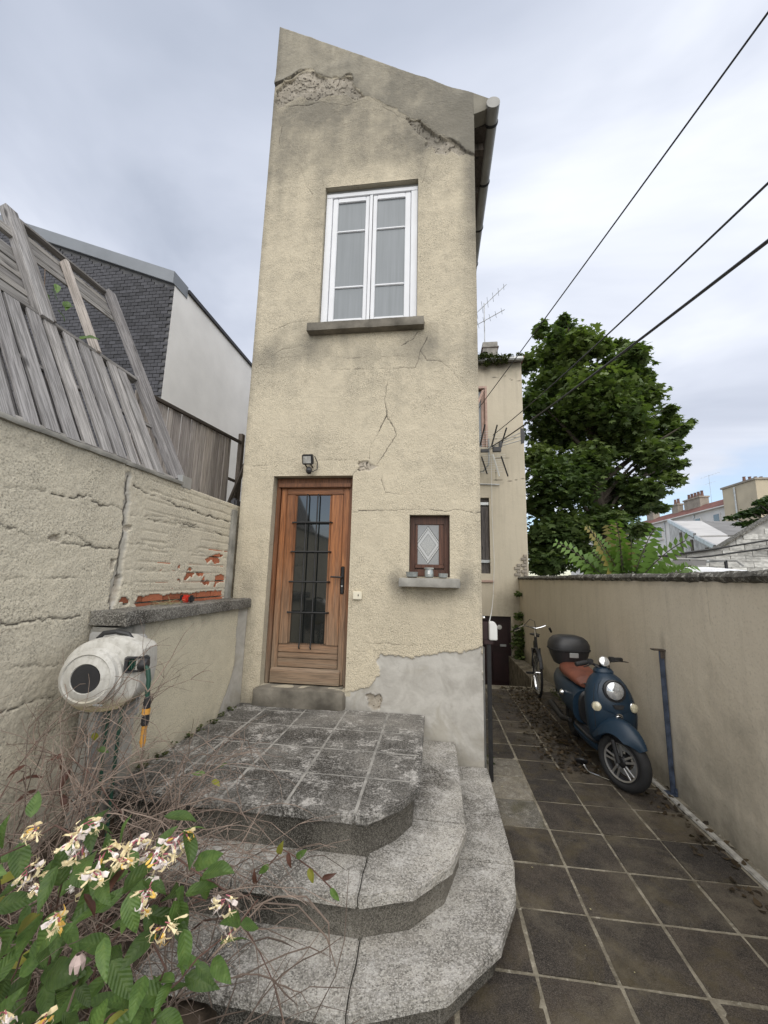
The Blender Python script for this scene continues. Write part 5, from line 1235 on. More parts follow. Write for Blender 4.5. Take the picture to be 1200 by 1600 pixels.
# top box
TB = (CX - .005, 5.30)
tb = thing('top_box', 'black plastic luggage top box mounted behind the scooter seat', 'top box', (TB[0], TB[1], .765)) if False else None
def tring(z_, w_, d_, sh=0): return [Vector((TB[0], TB[1] + sh, 0)) + (v - Vector((CX, 0, 0))) for v in sring(CX, 0, z_, w_, d_, 32, 3.0)]
bx = MB().loft([tring(.768, .14, .13), tring(.78, .165, .15), tring(.86, .20, .18), tring(.93, .222, .195)]).build('top_box', M['black_plastic'], sc)
MB().loft([tring(.932, .226, .20), tring(.938, .233, .206), tring(.95, .233, .206), tring(.955, .226, .20)]).build('rim', M['rubber'], bx)
MB().loft([tring(.957, .228, .202), tring(1.0, .226, .20), tring(1.05, .205, .182), tring(1.085, .165, .15), tring(1.10, .11, .10), tring(1.104, .04, .04)]).build('lid', M['black_plastic'], bx)
MB().box(TB[0] - .05, TB[0] + .05, TB[1] - .204, TB[1] - .19, .87, .925).build('lock', M['zinc'], bx, .004)
# broken-off mirror on the slabs
mir = thing('fallen_mirror', 'small round scooter mirror with bent chrome stalk lying on the slabs by the front wheel', 'mirror', (1.42, 4.25, 0))
MB().lathe([(.01, -.012), (.05, -.008), (.055, .004), (.045, .008)], (1.405, 4.34, .062), (.2, .65, .75), 24).build('mirror_head', M['black_plastic'], mir)
MB().tube([(1.41, 4.30, .045), (1.425, 4.25, .015), (1.44, 4.22, .012), (1.53, 4.14, .012), (1.56, 4.11, .012)], .008, 8).build('stalk', M['chrome'], mir)

# ================================================================ BICYCLE
bk = thing('bicycle', 'dark city bicycle with chrome handlebar leaning by the wall behind the scooter', 'bicycle', (1.66, 7.1, 0))
F0 = Vector((1.595, 6.72, .345)); RR = Vector((1.80, 7.72, .345)); bdir = (RR - F0).normalized(); bax = Vector((bdir.y, -bdir.x, 0))
def wheel(c_, axv, nm):
    w0 = MB().lathe([(.330 + .018 * math.cos(a), .018 * math.sin(a)) for a in [2 * math.pi * k / 8 for k in range(8)]], c_, axv, 40, closed=True).build('tyre', M['rubber'], bk)
    MB().lathe([(.300, -.012), (.315, -.014), (.315, .014), (.300, .012)], c_, axv, 40, closed=True).build('rim', M['chrome'], bk)
    sp = MB(); o = Vector(axv).normalized(); x = o.orthogonal().normalized(); y = o.cross(x)
    for k in range(24):
        a = 2 * math.pi * k / 24
        sp.tube([c_ + o * .025 * (1 if k % 2 else -1), c_ + (x * math.cos(a) + y * math.sin(a)) * .305], .0016, 3, False)
    sp.build('spokes', M['zinc'], bk)
    MB().lathe([(.02, -.035), (.02, .035)], c_, axv, 12).build('hub', M['chrome'], bk)
fax = Vector((.998, -.06, 0)).normalized(); fdir = Vector((-.06, -.998, 0))
wheel(F0, fax, 'f'); wheel(RR, bax, 'r')
HT = Vector((1.635, 6.93, .80)); HT0 = HT + Vector((0, -.04, -.16)); BB = Vector((1.70, 7.27, .30)); STp = Vector((1.745, 7.44, .80))
for n_, pts_, r_ in (('down_tube', [HT0 + Vector((0, 0, .02)), HT0 + Vector((.02, .06, -.15)), BB], .018), ('top_tube', [HT, HT + Vector((.03, .1, -.18)), BB + Vector((.005, .04, .10))], .016), ('seat_tube', [BB, STp], .016), ('chain_stay', [BB, RR + bax * .05], .010), ('seat_stay', [STp - Vector((0, 0, .1)), RR + bax * .05], .009), ('head_tube', [HT0, HT + Vector((0, .015, .05))], .022)):
    MB().tube(pts_, r_, 10).build(n_, M['iron'], bk)
for s_ in (-1, 1): MB().tube([HT0, F0 + fax * .06 * s_ + Vector((0, .05, .36)), F0 + fax * .055 * s_], .011, 8).build('fork_blade', M['iron'], bk)
MB().tube([HT + Vector((0, .015, .05)), HT + Vector((0, .03, .17)), HT + Vector((0, -.03, .19))], .012, 10).build('stem', M['chrome'], bk)
hz_ = HT + Vector((.0, -.03, .19))
MB().tube([hz_ + Vector((-.30, .10, -.04)), hz_ + Vector((-.25, .03, .005)), hz_ + Vector((-.17, -.01, .05)), hz_ + Vector((-.08, 0, .02)), hz_, hz_ + Vector((.08, .0, .02)), hz_ + Vector((.15, .0, .05)), hz_ + Vector((.22, .06, .02)), hz_ + Vector((.27, .14, -.05))], .012, 10).build('handlebar', M['chrome'], bk)
for p, q in (((-.31, .12, -.05), (-.25, .03, .0)), ((.23, .07, .01), (.28, .16, -.06))): MB().tube([hz_ + Vector(p), hz_ + Vector(q)], .018, 10).build('grip', M['rubber'], bk)
MB().tube([hz_ + Vector((-.32, .06, -.06)), hz_ + Vector((-.24, -.03, -.01))], .008, 8).build('brake_lever', M['chrome'], bk)
MB().tube([hz_ + Vector((-.18, -.02, .05)), hz_ + Vector((-.10, -.06, .15)), hz_ + Vector((-.03, -.07, .12)), HT + Vector((0, -.05, .08)), HT0 + Vector((0, -.05, -.05))], .005, 6).build('brake_cable', M['black_plastic'], bk)
gd = MB(); rg = []
for k in range(13):
    a = R(20 + k * 13); c_ = F0 + (fdir * math.cos(a) + Vector((0, 0, 1)) * math.sin(a)) * .365
    rg.append([c_ + fax * .028, c_ + fax * .02 + Vector((0, 0, .008)), c_ - fax * .02 + Vector((0, 0, .008)), c_ - fax * .028, c_ - fax * .02 + Vector((0, 0, .002)), c_ + fax * .02 + Vector((0, 0, .002))])
gd.loft(rg).build('mudguard', M['iron'], bk)
MB().loft([[Vector((1.75, 7.36, .83)) + Vector((w_ * math.cos(a), y_, .02 * math.sin(a))) for a in [2 * math.pi * k / 10 for k in range(10)]] for w_, y_ in ((.02, -.12), (.035, 0), (.09, .10), (.08, .16))]).build('saddle', M['black_plastic'], bk)
MB().tube([STp, STp + Vector((0, .0, .05))], .013, 8).build('seat_post', M['chrome'], bk)
MB().tube([BB + bax * .06, BB + bax * .06 + Vector((-.02, -.16, -.03))], .009, 8).build('crank', M['chrome'], bk)
MB().box(BB.x - .19, BB.x - .07, BB.y - .19, BB.y - .12, BB.z - .05, BB.z - .025).build('pedal', M['black_plastic'], bk, .004)
MB().lathe([(.09, -.003), (.10, -.003), (.10, .003), (.09, .003)], BB - bax * .05, bax, 28, closed=True).build('chainring', M['zinc'], bk)
MB().tube([BB + Vector((-.05, .02, 0)), Vector((1.60, 7.2, .0))], .009, 6).build('kick_stand', M['chrome'], bk)

# ================================================================ AERIALS AND CABLES
def yagi(name, label, boom, els, mast, mat='zinc'):
    t_ = thing(name, label, 'aerial', mast[0])
    MB().tube(mast, .016, 6).build('mast', M[mat], t_)
    for (p, q, ex, n_, l0, l1) in boom:
        p, q, ex = Vector(p), Vector(q), Vector(ex)
        MB().tube([p, q], .010, 6).build('boom', M[mat], t_)
        for k in range(n_):
            c_ = p + (q - p) * (k + .5) / n_; l = l0 + (l1 - l0) * k / max(1, n_ - 1)
            MB().tube([c_ - ex * l / 2, c_ + ex * l / 2], .005, 4).build('element', M[mat], t_)
    return t_
yagi('roof_aerial', 'tall thin television aerial with two booms on the far house chimney', [((1.10, 10.3, 9.05), (2.0, 10.3, 9.95), (.2, .9, -.1), 6, .55, .25), ((1.12, 10.3, 8.72), (1.93, 10.3, 9.17), (.25, .9, 0), 5, .4, .3)], None, [(1.38, 10.35, 7.3), (1.38, 10.32, 9.42)])
ua = thing('wall_aerial', 'black and silver television aerial with grid reflectors fixed on the far house wall', 'aerial', (1.28, 9.9, 4.5))
MB().tube([(1.02, 9.98, 4.42), (1.22, 9.85, 4.42), (1.33, 9.72, 4.55), (1.34, 9.7, 4.72), (1.34, 9.7, 5.2)], .022, 8).build('mast', M['zinc'], ua)
for dz in (-.06, .05, .14): MB().tube([(1.36, 9.68, 4.95 + dz * .3), (2.10, 9.45, 5.14 + dz)], .010, 6).build('boom', M['zinc'], ua)
MB().prism_xz([(2.06, 4.98), (2.13, 5.0), (2.16, 5.16), (2.13, 5.36), (2.06, 5.36)], 9.42, 9.47).build('end_director', M['black_plastic'], ua)
for x, s_, z0, z1 in ((1.62, 1, 4.98, 5.42), (1.62, -1, 4.2, 4.72), (1.12, 1, 5.0, 5.52), (1.15, -1, 4.26, 4.72), (1.40, 1, 5.0, 5.5), (1.42, -1, 4.2, 4.78)):
    MB().bar((x, 9.6, z0 if s_ > 0 else z1), (x + .13 * s_ * (1 if s_ > 0 else -1) * (1 if x > 1.3 else .9) + 0, 9.52, z1 if s_ > 0 else z0), .02, .03).build('dipole', M['black_plastic'] if x != 1.42 else M['white_plastic'], ua)
for k in range(8):
    for s_ in (1, -1):
        zz = 4.86 + s_ * (.10 + .06 * k)
        MB().tube([(1.13, 9.66, zz), (1.72 - .01 * k, 9.6, zz + .01)], .004, 4).build('reflector_rod', M['white_plastic'], ua)
MB().box(1.42, 1.62, 9.56, 9.66, 4.84, 4.96).box(1.57, 1.64, 9.56, 9.66, 4.95, 5.08).box(1.14, 1.34, 9.66, 9.72, 4.86, 4.94).build('junction_box', M['black_plastic'], ua, .008)
def cable(p, q, sag, label, r_, name='overhead_cable', n_=16):
    p, q = Vector(p), Vector(q)
    pts_ = [p + (q - p) * t_ - Vector((0, 0, 1)) * sag * 4 * t_ * (1 - t_) for t_ in [k / n_ for k in range(n_ + 1)]]
    return tag(MB().tube(pts_, r_, 6).build(name, M['black_plastic'], None), label, 'cable', 'overhead cables')
cable((.923, 9.9, 5.82), (2.72, .64, 5.80), .03, 'topmost overhead cable running from the far house across the sky', .009)
cable((1.475, 9.9, 5.376), (2.43, .0, 4.16), .12, 'middle overhead cable running from the far house past the tree', .009)
cable((1.389, 9.9, 5.039), (2.37, .0, 3.66), .10, 'lowest and thickest overhead cable crossing in front of the tree', .013)

# ================================================================ FOLIAGE HELPERS
npr = np.random.RandomState(11)
LEAF5 = [(0, 0), (.30, -.10), (.62, .12), (.36, .22), (.55, .62), (.22, .52), (0, 1.0), (-.22, .52), (-.55, .62), (-.36, .22), (-.62, .12), (-.30, -.10)]
LEAF1 = [(0, 0), (.30, .3), (.26, .65), (0, 1.0), (-.26, .65), (-.30, .3)]
def leaf_cloud(name, pts, size, outl, mat, parent=None, droop=.5, tone=None, kind='stuff'):
    """many leaf-shaped faces, one mesh; pts = list of (x, y, z)"""
    P = np.array(pts, float); n = len(P); L = np.array(outl, float); k = len(L)
    th = npr.rand(n) * 2 * np.pi; tilt = npr.randn(n) * .45; ln = size * (.65 + .7 * npr.rand(n))
    dx = np.stack([np.cos(th) * np.cos(droop), np.sin(th) * np.cos(droop), -np.sin(droop + .5 * npr.randn(n) * .6)], 1)
    dx /= np.linalg.norm(dx, axis=1)[:, None]
    upv = np.stack([npr.randn(n) * .45, npr.randn(n) * .45, np.ones(n)], 1)
    sx_ = np.cross(dx, upv); sx_ /= np.linalg.norm(sx_, axis=1)[:, None]
    nn = np.cross(sx_, dx)
    V = P[:, None] + dx[:, None] * (L[None, :, 1, None] * ln[:, None, None]) + sx_[:, None] * (L[None, :, 0, None] * ln[:, None, None]) - nn[:, None] * (np.abs(L[None, :, 0, None]) * ln[:, None, None] * (.25 + .2 * npr.rand(n)[:, None, None]))
    V = V - np.array(rootloc(parent))
    me = bpy.data.meshes.new(name); me.vertices.add(n * k); me.vertices.foreach_set('co', V.reshape(-1).astype(np.float32))
    me.loops.add(n * k); me.loops.foreach_set('vertex_index', np.arange(n * k, dtype=np.int32))
    me.polygons.add(n); me.polygons.foreach_set('loop_start', np.arange(0, n * k, k, dtype=np.int32))
    me.update(calc_edges=True)
    tn = npr.rand(n) if tone is None else np.clip(tone + .25 * npr.randn(n), 0, 1)
    A = me.attributes.new('tone', 'FLOAT', 'POINT'); A.data.foreach_set('value', np.repeat(tn, k).astype(np.float32))
    me.materials.append(mat)
    o = link_mesh(name, me, parent)
    if kind: o['kind'] = kind
    return o
def ball(c_, r_, n, shell=.55):
    d = npr.randn(n, 3); d /= np.linalg.norm(d, axis=1)[:, None]
    rr = r_ * (shell + (1 - shell) * npr.rand(n)) ** 1.0 * (.55 + .6 * npr.rand(n))
    return np.array(c_) + d * rr[:, None] * np.array([1, 1, .8])
def tree(name, label, base, top, blobs, size, dens, mat, trunk_r, outl=LEAF5, group=None):
    t_ = thing(name, label, 'tree', base, group)
    base = Vector(base); top = Vector(top)
    MB().tube([base, base + (top - base) * .35 + Vector((.08, 0, 0)), base + (top - base) * .7, top], [trunk_r, trunk_r * .8, trunk_r * .5, trunk_r * .15], 10).build('trunk', M['bark'], t_)
    pts_ = []; tn = []
    for b_ in blobs:
        c_ = Vector(b_[:3]); n = int(dens * b_[3] ** 2)
        q = ball(c_, b_[3], n); pts_.append(q)
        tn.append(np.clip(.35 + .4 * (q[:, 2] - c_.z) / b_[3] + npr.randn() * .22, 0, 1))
    for b_ in blobs[::2]:
        c_ = Vector(b_[:3]); s0 = base + (top - base) * min(.85, max(.25, (c_.z - base.z) / (top.z - base.z + .01) * .75))
        MB().tube([s0, (s0 + c_) / 2 + Vector((0, 0, .15)), c_ + Vector((0, 0, b_[3] * .4))], [trunk_r * .35, trunk_r * .2, .012], 6).build('limb', M['bark'], t_)
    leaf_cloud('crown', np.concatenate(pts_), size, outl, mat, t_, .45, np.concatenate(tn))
    return t_
# big maple behind the right wall: blobs measured as (px, py, radius px) at 12 m and pushed to their own depth
MB_ = []
for x, z_, r_ in [(3.82, 8.71, .85), (4.6, 9.0, .80), (5.68, 8.15, .95), (6.15, 8.6, .5), (3.6, 7.65, .9), (5.0, 7.25, 1.25), (6.2, 7.2, .8), (6.45, 7.9, .34), (6.75, 6.3, .68), (7.22, 6.25, .34), (3.85, 6.3, 1.2), (5.4, 5.9, 1.05), (6.4, 5.5, .68), (6.85, 5.85, .34), (3.8, 4.6, 1.2), (4.95, 4.4, 1.0), (5.75, 4.5, .6), (3.6, 3.2, .9), (4.6, 3.4, .8), (3.48, 9.6, .32), (4.18, 9.75, .36), (3.0, 8.5, .42), (7.0, 6.85, .25), (7.05, 5.2, .2), (5.2, 8.9, .4), (6.05, 6.4, .55), (6.6, 5.15, .35), (5.3, 3.5, .45), (4.2, 7.9, .8), (4.6, 5.2, .9), (6.0, 8.0, .45), (5.9, 3.9, .35), (7.0, 6.0, .35), (3.3, 2.4, .6), (4.3, 2.5, .6), (3.9, 9.35, .35), (4.45, 9.45, .3), (6.28, 8.85, .2), (7.4, 6.3, .16), (3.25, 5.4, .7), (3.2, 7.1, .6), (3.4, 2.3, .7), (4.9, 2.4, .7), (4.0, 3.3, .8), (5.4, 2.6, .5), (3.1, 3.9, .5), (3.0, 2.9, .5), (5.0, 3.6, .6), (4.3, 9.0, .6), (5.1, 9.15, .3), (5.75, 9.0, .3), (3.55, 9.85, .16), (4.2, 10.05, .16), (7.55, 6.45, .14), (6.6, 7.4, .3), (5.5, 6.8, .8), (6.6, 5.0, .55), (6.3, 4.4, .5), (6.95, 4.75, .3), (6.0, 4.1, .55), (7.0, 5.65, .38), (5.9, 3.3, .4), (7.2, 5.2, .2), (6.5, 3.9, .25)]:
    dep = 12 + rng.uniform(-.9, 1.1); k = dep / 12
    MB_.append((x * k - .12, dep, 1.75 + (z_ - 1.75) * k, r_ * .92))
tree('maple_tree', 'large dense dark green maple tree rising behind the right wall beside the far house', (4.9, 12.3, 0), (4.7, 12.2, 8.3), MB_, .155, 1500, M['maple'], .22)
tree('small_tree', 'small pale green tree beyond the maple, just left of the pale sheet roofs', (8.0, 17, 0), (8.1, 17, 4.0), [(7.6, 17, 3.6, .7), (8.3, 17, 3.9, .5), (8.0, 17.2, 4.6, .5), (7.2, 17, 4.4, .6), (7.9, 17, 2.8, .8), (7.0, 16.8, 3.3, .7)], .2, 300, M['far_leaf'], .1)
cb_ = []
for (x0, z0), (x1, z1) in (((9.45, 3.93), (10.9, 4.25)), ((9.9, 4.1), (11, 4.35)), ((10.3, 4.42), (11.3, 4.7)), ((9.7, 3.72), (10.9, 3.9))):
    for q in range(7): cb_.append((x0 + (x1 - x0) * q / 6, 14 + .1 * q, z0 + (z1 - z0) * q / 6, .11 + .012 * q))
cb_ += [(11.4, 14.6, 4.4, .5), (11.6, 14.6, 3.7, .5)]
tree('conifer_tree', 'dark conifer with drooping branches reaching in from the right edge above the block wall', (11.8, 14.6, 0), (11.7, 14.6, 5.6), cb_, .12, 3000, M['far_leaf'], .12, LEAF1)
# ailanthus sapling
al = thing('ailanthus_sapling', 'young light green plant with long feathery leaves and reddish tips behind the right wall', 'plant', (2.75, 6.0, 0))
for q in ((2.72, 6.0, 1.5), (2.9, 6.05, 1.7), (2.5, 5.95, 1.6)): MB().tube([(2.75, 6.0, 0), (2.75 + (q[0] - 2.75) * .4, 6.0, .9), q], [.03, .025, .012], 8).build('stem', M['bark'], al)
def frond(p0, tip, n, ls, mat, parent):
    p0, tip = Vector(p0), Vector(tip); ctrl = (p0 + tip) / 2 + Vector((0, 0, .16 * (tip - p0).length))
    b = MB(); q = [((1 - t_) ** 2) * p0 + 2 * t_ * (1 - t_) * ctrl + t_ * t_ * tip for t_ in [k / 12 for k in range(13)]]
    b.tube(q, [.006] * 12 + [.002], 4, False); b.m = 1; roll = rng.choice((-1, 1)) * rng.uniform(.5, 1.2)
    for k in range(n):
        t_ = .22 + .76 * k / (n - 1); c_ = ((1 - t_) ** 2) * p0 + 2 * t_ * (1 - t_) * ctrl + t_ * t_ * tip; d = (2 * (1 - t_) * (ctrl - p0) + 2 * t_ * (tip - ctrl)).normalized()
        sd = d.cross(Vector((0, 0, 1))).normalized(); sd = sd * math.cos(roll) + d.cross(sd) * math.sin(roll)
        for s_ in (-1, 1):
            l = ls * (.55 + .45 * math.sin(math.pi * min(1, .25 + .85 * t_))) * rng.uniform(.85, 1.1); dr_ = (sd * s_ + d * .45 + Vector((0, 0, rng.uniform(-.6, -.15)))).normalized(); w_ = d.cross(dr_).cross(dr_).normalized() * l * .20
            m_ = c_ + dr_ * l * .42; b.add([c_, m_ - w_ + Vector((0, 0, .008)), c_ + dr_ * l, m_ + w_ + Vector((0, 0, .008))], [(0, 1, 2, 3)])
    if tip.z > 2.0:
        pass
    return b.build('leaf', [M['bark'], mat], parent, fix=False)
tips = [(1.83, 2.33), (2.14, 2.53), (2.43, 2.57), (2.6, 2.60), (2.98, 2.50), (3.26, 2.32), (3.64, 2.02), (2.22, 1.97), (2.87, 2.25), (2.36, 2.2), (3.36, 2.12), (3.03, 2.07), (2.01, 2.1), (3.26, 1.92), (2.72, 2.4), (2.5, 2.36), (3.1, 2.3), (3.5, 1.98), (2.6, 2.05), (2.85, 1.95), (3.75, 1.9), (2.3, 2.38)]
for k, (x, z_) in enumerate(tips):
    frond((2.72 + (x - 2.75) * .22 + rng.uniform(-.05, .05), 6.0 + rng.uniform(-.1, .1), 1.62 + .16 * (z_ - 1.9)), (x, 6.0 + rng.uniform(-.45, .45), z_), 10, .23, M['ailanthus_red'] if z_ > 2.45 and k % 2 else M['ailanthus'], al)
# growth in the gutter, ivy by the cellar door, weeds
gp_ = np.concatenate([ball((x, 9.85, 7.47 + rng.uniform(-.05, .05)), .16, 260) for x in (.95, 1.15, 1.3, 1.45, 1.62, 1.78)] + [ball((1.95, 9.85, 7.52), .10, 60), ball((2.2, 9.9, 7.55), .12, 80), ball((1.35, 9.8, 7.3), .10, 120)])
leaf_cloud('gutter_moss', gp_, .055, LEAF1, M['moss_leaf'], None, .6)
iv = np.concatenate([ball((1.95, 9.75, z_), r_, n_) for z_, r_, n_ in ((.95, .14, 90), (.62, .2, 160), (.35, .22, 170), (.1, .16, 120), (1.45, .09, 60), (-.15, .14, 90))])
leaf_cloud('ivy', iv, .07, LEAF5, M['maple'], None, .6)
wd = np.concatenate([ball((.50 + rng.uniform(0, .05), 4.3 + k * .33, .02), .06, 40) for k in range(9)] + [ball((1.9, 5.2 + .2 * k, .03), .08, 40) for k in range(10)] + [ball((-1.80 + rng.uniform(-.03, .03), 2.5 + .16 * k, .55), .045, 22) for k in range(8)])
leaf_cloud('weeds', wd, .03, LEAF1, M['moss_leaf'], None, .1)
lt = np.stack([1.36 + npr.randn(900) * .16, 4.2 + 3.0 * npr.rand(900), .006 + .02 * npr.rand(900)], 1)
lt2 = np.stack([1.86 + npr.randn(200) * .07, 2.4 + 3.2 * npr.rand(200), .008 + .012 * npr.rand(200)], 1)
lt3 = np.stack([.5 + 1.3 * npr.rand(36), 2.0 + 5 * npr.rand(36), .005 + .004 * npr.rand(36)], 1)
leaf_cloud('leaf_litter', np.concatenate([lt, lt2]), .045, LEAF1, M['dry_leaf'], None, .05)
leaf_cloud('crumbs', lt3, .010, LEAF1, M['grey_stain'], None, .05)
# ================================================================ FOREGROUND SHRUBS
tw = thing('bare_shrub', 'tangled half dead shrub of thin bare twigs in front of the hose reel', 'shrub', (-1.4, 1.6, .2))
def twig_path(p, d, L, n=8, grav=.5, wob=.16):
    pts_ = [Vector(p)]; d = Vector(d).normalized()
    for k in range(n):
        d = (d + Vector((rng.gauss(0, wob), rng.gauss(0, wob), rng.gauss(0, wob) - grav * (k / n) * .5))).normalized()
        pts_.append(pts_[-1] + d * L / n)
    return pts_
allt = MB()
for i in range(105):
    p = (rng.uniform(-1.85, -1.0), rng.uniform(1.15, 1.95), rng.uniform(.22, .42))
    d = (rng.gauss(.18, .5), rng.gauss(-.1, .4), 1)
    pts_ = twig_path(p, d, rng.uniform(.5, 1.2), 10, .62, .12)
    r_ = rng.uniform(.0020, .0042)
    MB().tube(pts_, [r_ * (1 - .75 * k / 10) for k in range(11)], 5).build('branch', M['twig'] if i % 5 else M['twig_red'], tw, fix=False)
    for j in range(8):
        k = rng.randrange(3, 10); q = pts_[k]
        sp2 = twig_path(q, (pts_[k] - pts_[k - 1]).normalized() + Vector((rng.gauss(0, .8), rng.gauss(0, .7), rng.gauss(.1, .6))), rng.uniform(.12, .42), 6, .4, .18)
        allt.tube(sp2, [r_ * .5 * (1 - .8 * m_ / 6) + .0004 for m_ in range(7)], 4, False)
        if rng.random() < .8:
            s3 = twig_path(sp2[3], sp2[4] - sp2[3] + Vector((rng.gauss(0, .06), rng.gauss(0, .06), rng.gauss(0, .05))), rng.uniform(.06, .2), 4, .2, .2)
            allt.tube(s3, [.001, .001, .0009, .0007, .0005], 3, False)
lowt = MB()
for i in range(34):      # the low, dense mat of dead stems
    for j in range(9):
        p = (rng.uniform(-1.55, -.45), rng.uniform(.8, 1.7), rng.uniform(.25, .70))
        if p[0] > -.85 and p[1] > 1.35: continue
        lowt.tube(twig_path(p, (rng.gauss(.3, 1), rng.gauss(0, .6), rng.gauss(.25, .4)), rng.uniform(.2, .6), 7, .3, .2), [rng.uniform(.001, .0028)] * 7 + [.0006], 4, False)
for pl in ([(-1.45, 1.6, .35), (-1.11, 1.5, .83), (-.97, 1.5, .89), (-.8, 1.5, .95), (-.7, 1.5, .94), (-.65, 1.5, .88)], [(-.9, 1.1, .4), (-.62, 1.25, .68), (-.54, 1.3, .77), (-.46, 1.3, .81), (-.37, 1.3, .82), (-.30, 1.3, .76), (-.29, 1.3, .66)], [(-.62, 1.25, .68), (-.5, 1.3, .79), (-.40, 1.32, .78), (-.31, 1.33, .70), (-.28, 1.33, .63)], [(-1.2, 1.7, .5), (-1.1, 1.8, .95), (-1.0, 1.9, 1.0), (-.9, 2.0, .95), (-.87, 2.05, .80)], [(-1.25, 1.6, .5), (-1.15, 1.7, .9), (-1.0, 1.75, .98), (-.85, 1.8, .96)]):
    MB().tube(pl, [.0035] + [.0026] * (len(pl) - 2) + [.0012], 5).build('branch', M['twig'], tw, fix=False)
tag(allt.build('twigs', M['twig'], tw, fix=False), kind='stuff'); tag(lowt.build('dead_stems', M['twig_low'], tw, fix=False), kind='stuff')

def leaf_mesh(name, mat, seed, wd_=.46, curl=.25):
    r_ = random.Random(seed); NL, b = 7, MB(); vs_l = []; fs = []
    for k in range(NL + 1):
        t_ = k / NL; hw = wd_ / 2 * (math.sin(math.pi * min(1, t_ ** .72)) ** .85) * (1 if k not in (0,) else .25); hw = max(hw, .004)
        y_ = t_; z_ = -curl * t_ * t_ + .03 * math.sin(6 * t_ + seed)
        for s_ in (-1, -.5, 0, .5, 1): vs_l.append((hw * s_, y_, z_ + .30 * hw * abs(s_) + .012 * math.sin(9 * t_ + 2 * s_ + seed)))
    for k in range(NL):
        for j in range(4): fs.append((k * 5 + j, k * 5 + j + 1, k * 5 + 6 + j, k * 5 + 5 + j))
    b.add(vs_l, fs, True); me = b.mesh(name, M[mat], fix=False)
    A = me.attributes.new('tone', 'FLOAT', 'POINT')
    A.data.foreach_set('value', [(.75 if i % 5 == 2 else .25 + .3 * r_.random()) for i in range(len(vs_l))])
    return me
LM = [leaf_mesh('leaf', 'leaf', k, .42 + .05 * (k % 3), .12 + .12 * (k % 4)) for k in range(6)]
LY = leaf_mesh('leaf', 'leaf_yellow', 9); LR = leaf_mesh('leaf', 'leaf_red', 10, .34, .3)
def put_leaf(parent, me, p, d, up_, size):
    d = Vector(d).normalized(); up_ = Vector(up_); x = d.cross(up_)
    if x.length < .1: x = d.cross(Vector((1, 0, .2)))
    x.normalize(); z_ = x.cross(d)
    m = Matrix((x, d, z_)).transposed().to_4x4()
    o = link_mesh('leaf', me, parent); o.matrix_local = Matrix.Translation(Vector(p) - rootloc(parent)) @ m @ Matrix.Scale(size, 4)
    return o
for p, s_, k in (((-1.66, 1.75, .93), .10, 0), ((-1.62, 1.72, .94), .09, 1), ((-1.60, 1.74, .88), .09, 2), ((-1.68, 1.7, .86), .10, 3), ((-1.78, 1.7, .90), .08, 4), ((-1.58, 1.7, .80), .08, 5), ((-1.72, 1.72, .80), .09, 6)):
    put_leaf(tw, LR, p, (rng.gauss(0, 1), rng.gauss(-.4, .4), rng.gauss(.1, .6)), (0, -.5, 1), s_)
for p in ((-1.50, 1.75, 1.0), (-1.46, 1.72, .98), (-1.05, 1.9, .83), (-1.02, 1.92, .80), (-.98, 1.9, .86)): put_leaf(tw, LY if rng.random() < .5 else LM[1], p, (rng.gauss(0, 1), -.3, rng.gauss(0, .4)), (0, -.4, 1), .06)

# leaves showing behind the leaning fence
fp = thing('fence_creeper', 'few bright green leaves poking through the empty frame of the leaning fence', 'plant', (-2.75, 2.25, 3.6))
MB().tube([(-2.55, 2.3, 2.6), (-2.75, 2.26, 3.3), (-2.74, 2.18, 3.85)], [.008, .006, .003], 6).build('stem', M['twig'], fp)
for p in [(-2.70, 2.14 + .035 * k, 3.60 + .06 * (k % 4)) for k in range(7)] + [(-2.58, 2.30 + .03 * k, 3.38 + .02 * k) for k in range(4)]: put_leaf(fp, LM[rng.randrange(6)], p, (rng.gauss(.2, .4), rng.gauss(.3, .5), rng.gauss(-.3, .5)), (.7, -.5, .6), rng.uniform(.07, .11))
hk = thing('honeysuckle', 'flowering honeysuckle with green leaves and cream and crimson flowers in the bottom left corner', 'shrub', (-.85, .95, .1))
STEMS = [[(-.95, 1.15, .2), (-.9, 1.0, .7), (-.80, .88, 1.08), (-.66, .85, 1.18), (-.52, .85, 1.19), (-.40, .85, 1.13)],
         [(-1.05, 1.1, .2), (-1.0, .95, .8), (-.90, .84, 1.14), (-.78, .82, 1.22), (-.66, .82, 1.22)],
         [(-.9, 1.1, .2), (-.82, 1.0, .65), (-.70, .92, .95), (-.58, .90, 1.08), (-.46, .88, 1.10)],
         [(-1.0, 1.1, .2), (-.98, 1.0, .6), (-.92, .92, .84), (-.86, .90, 1.0), (-.76, .88, 1.06)],
         [(-.9, 1.05, .2), (-.80, .98, .6), (-.69, .9, .83), (-.57, .9, .88), (-.52, .9, .92), (-.49, .9, .96), (-.44, .9, 1.0), (-.38, .9, 1.06), (-.36, .9, 1.09)],
         [(-.9, 1.2, .2), (-.83, 1.0, .6), (-.80, .95, .76), (-.70, .92, .80), (-.60, .9, .80)],
         [(-.95, 1.0, .2), (-.93, .95, .6), (-.88, .92, .76), (-.80, .92, .78)],
         [(-.85, 1.0, .2), (-.72, .95, .6), (-.58, .92, .83), (-.55, .9, .95), (-.62, .84, 1.10), (-.55, .82, 1.17)]]
def along(pl, t_):
    L = [(Vector(b_) - Vector(a_)).length for a_, b_ in zip(pl[:-1], pl[1:])]; s_ = t_ * sum(L)
    for k, l in enumerate(L):
        if s_ <= l or k == len(L) - 1: return Vector(pl[k]).lerp(Vector(pl[k + 1]), min(1, s_ / l)), (Vector(pl[k + 1]) - Vector(pl[k])).normalized()
        s_ -= l
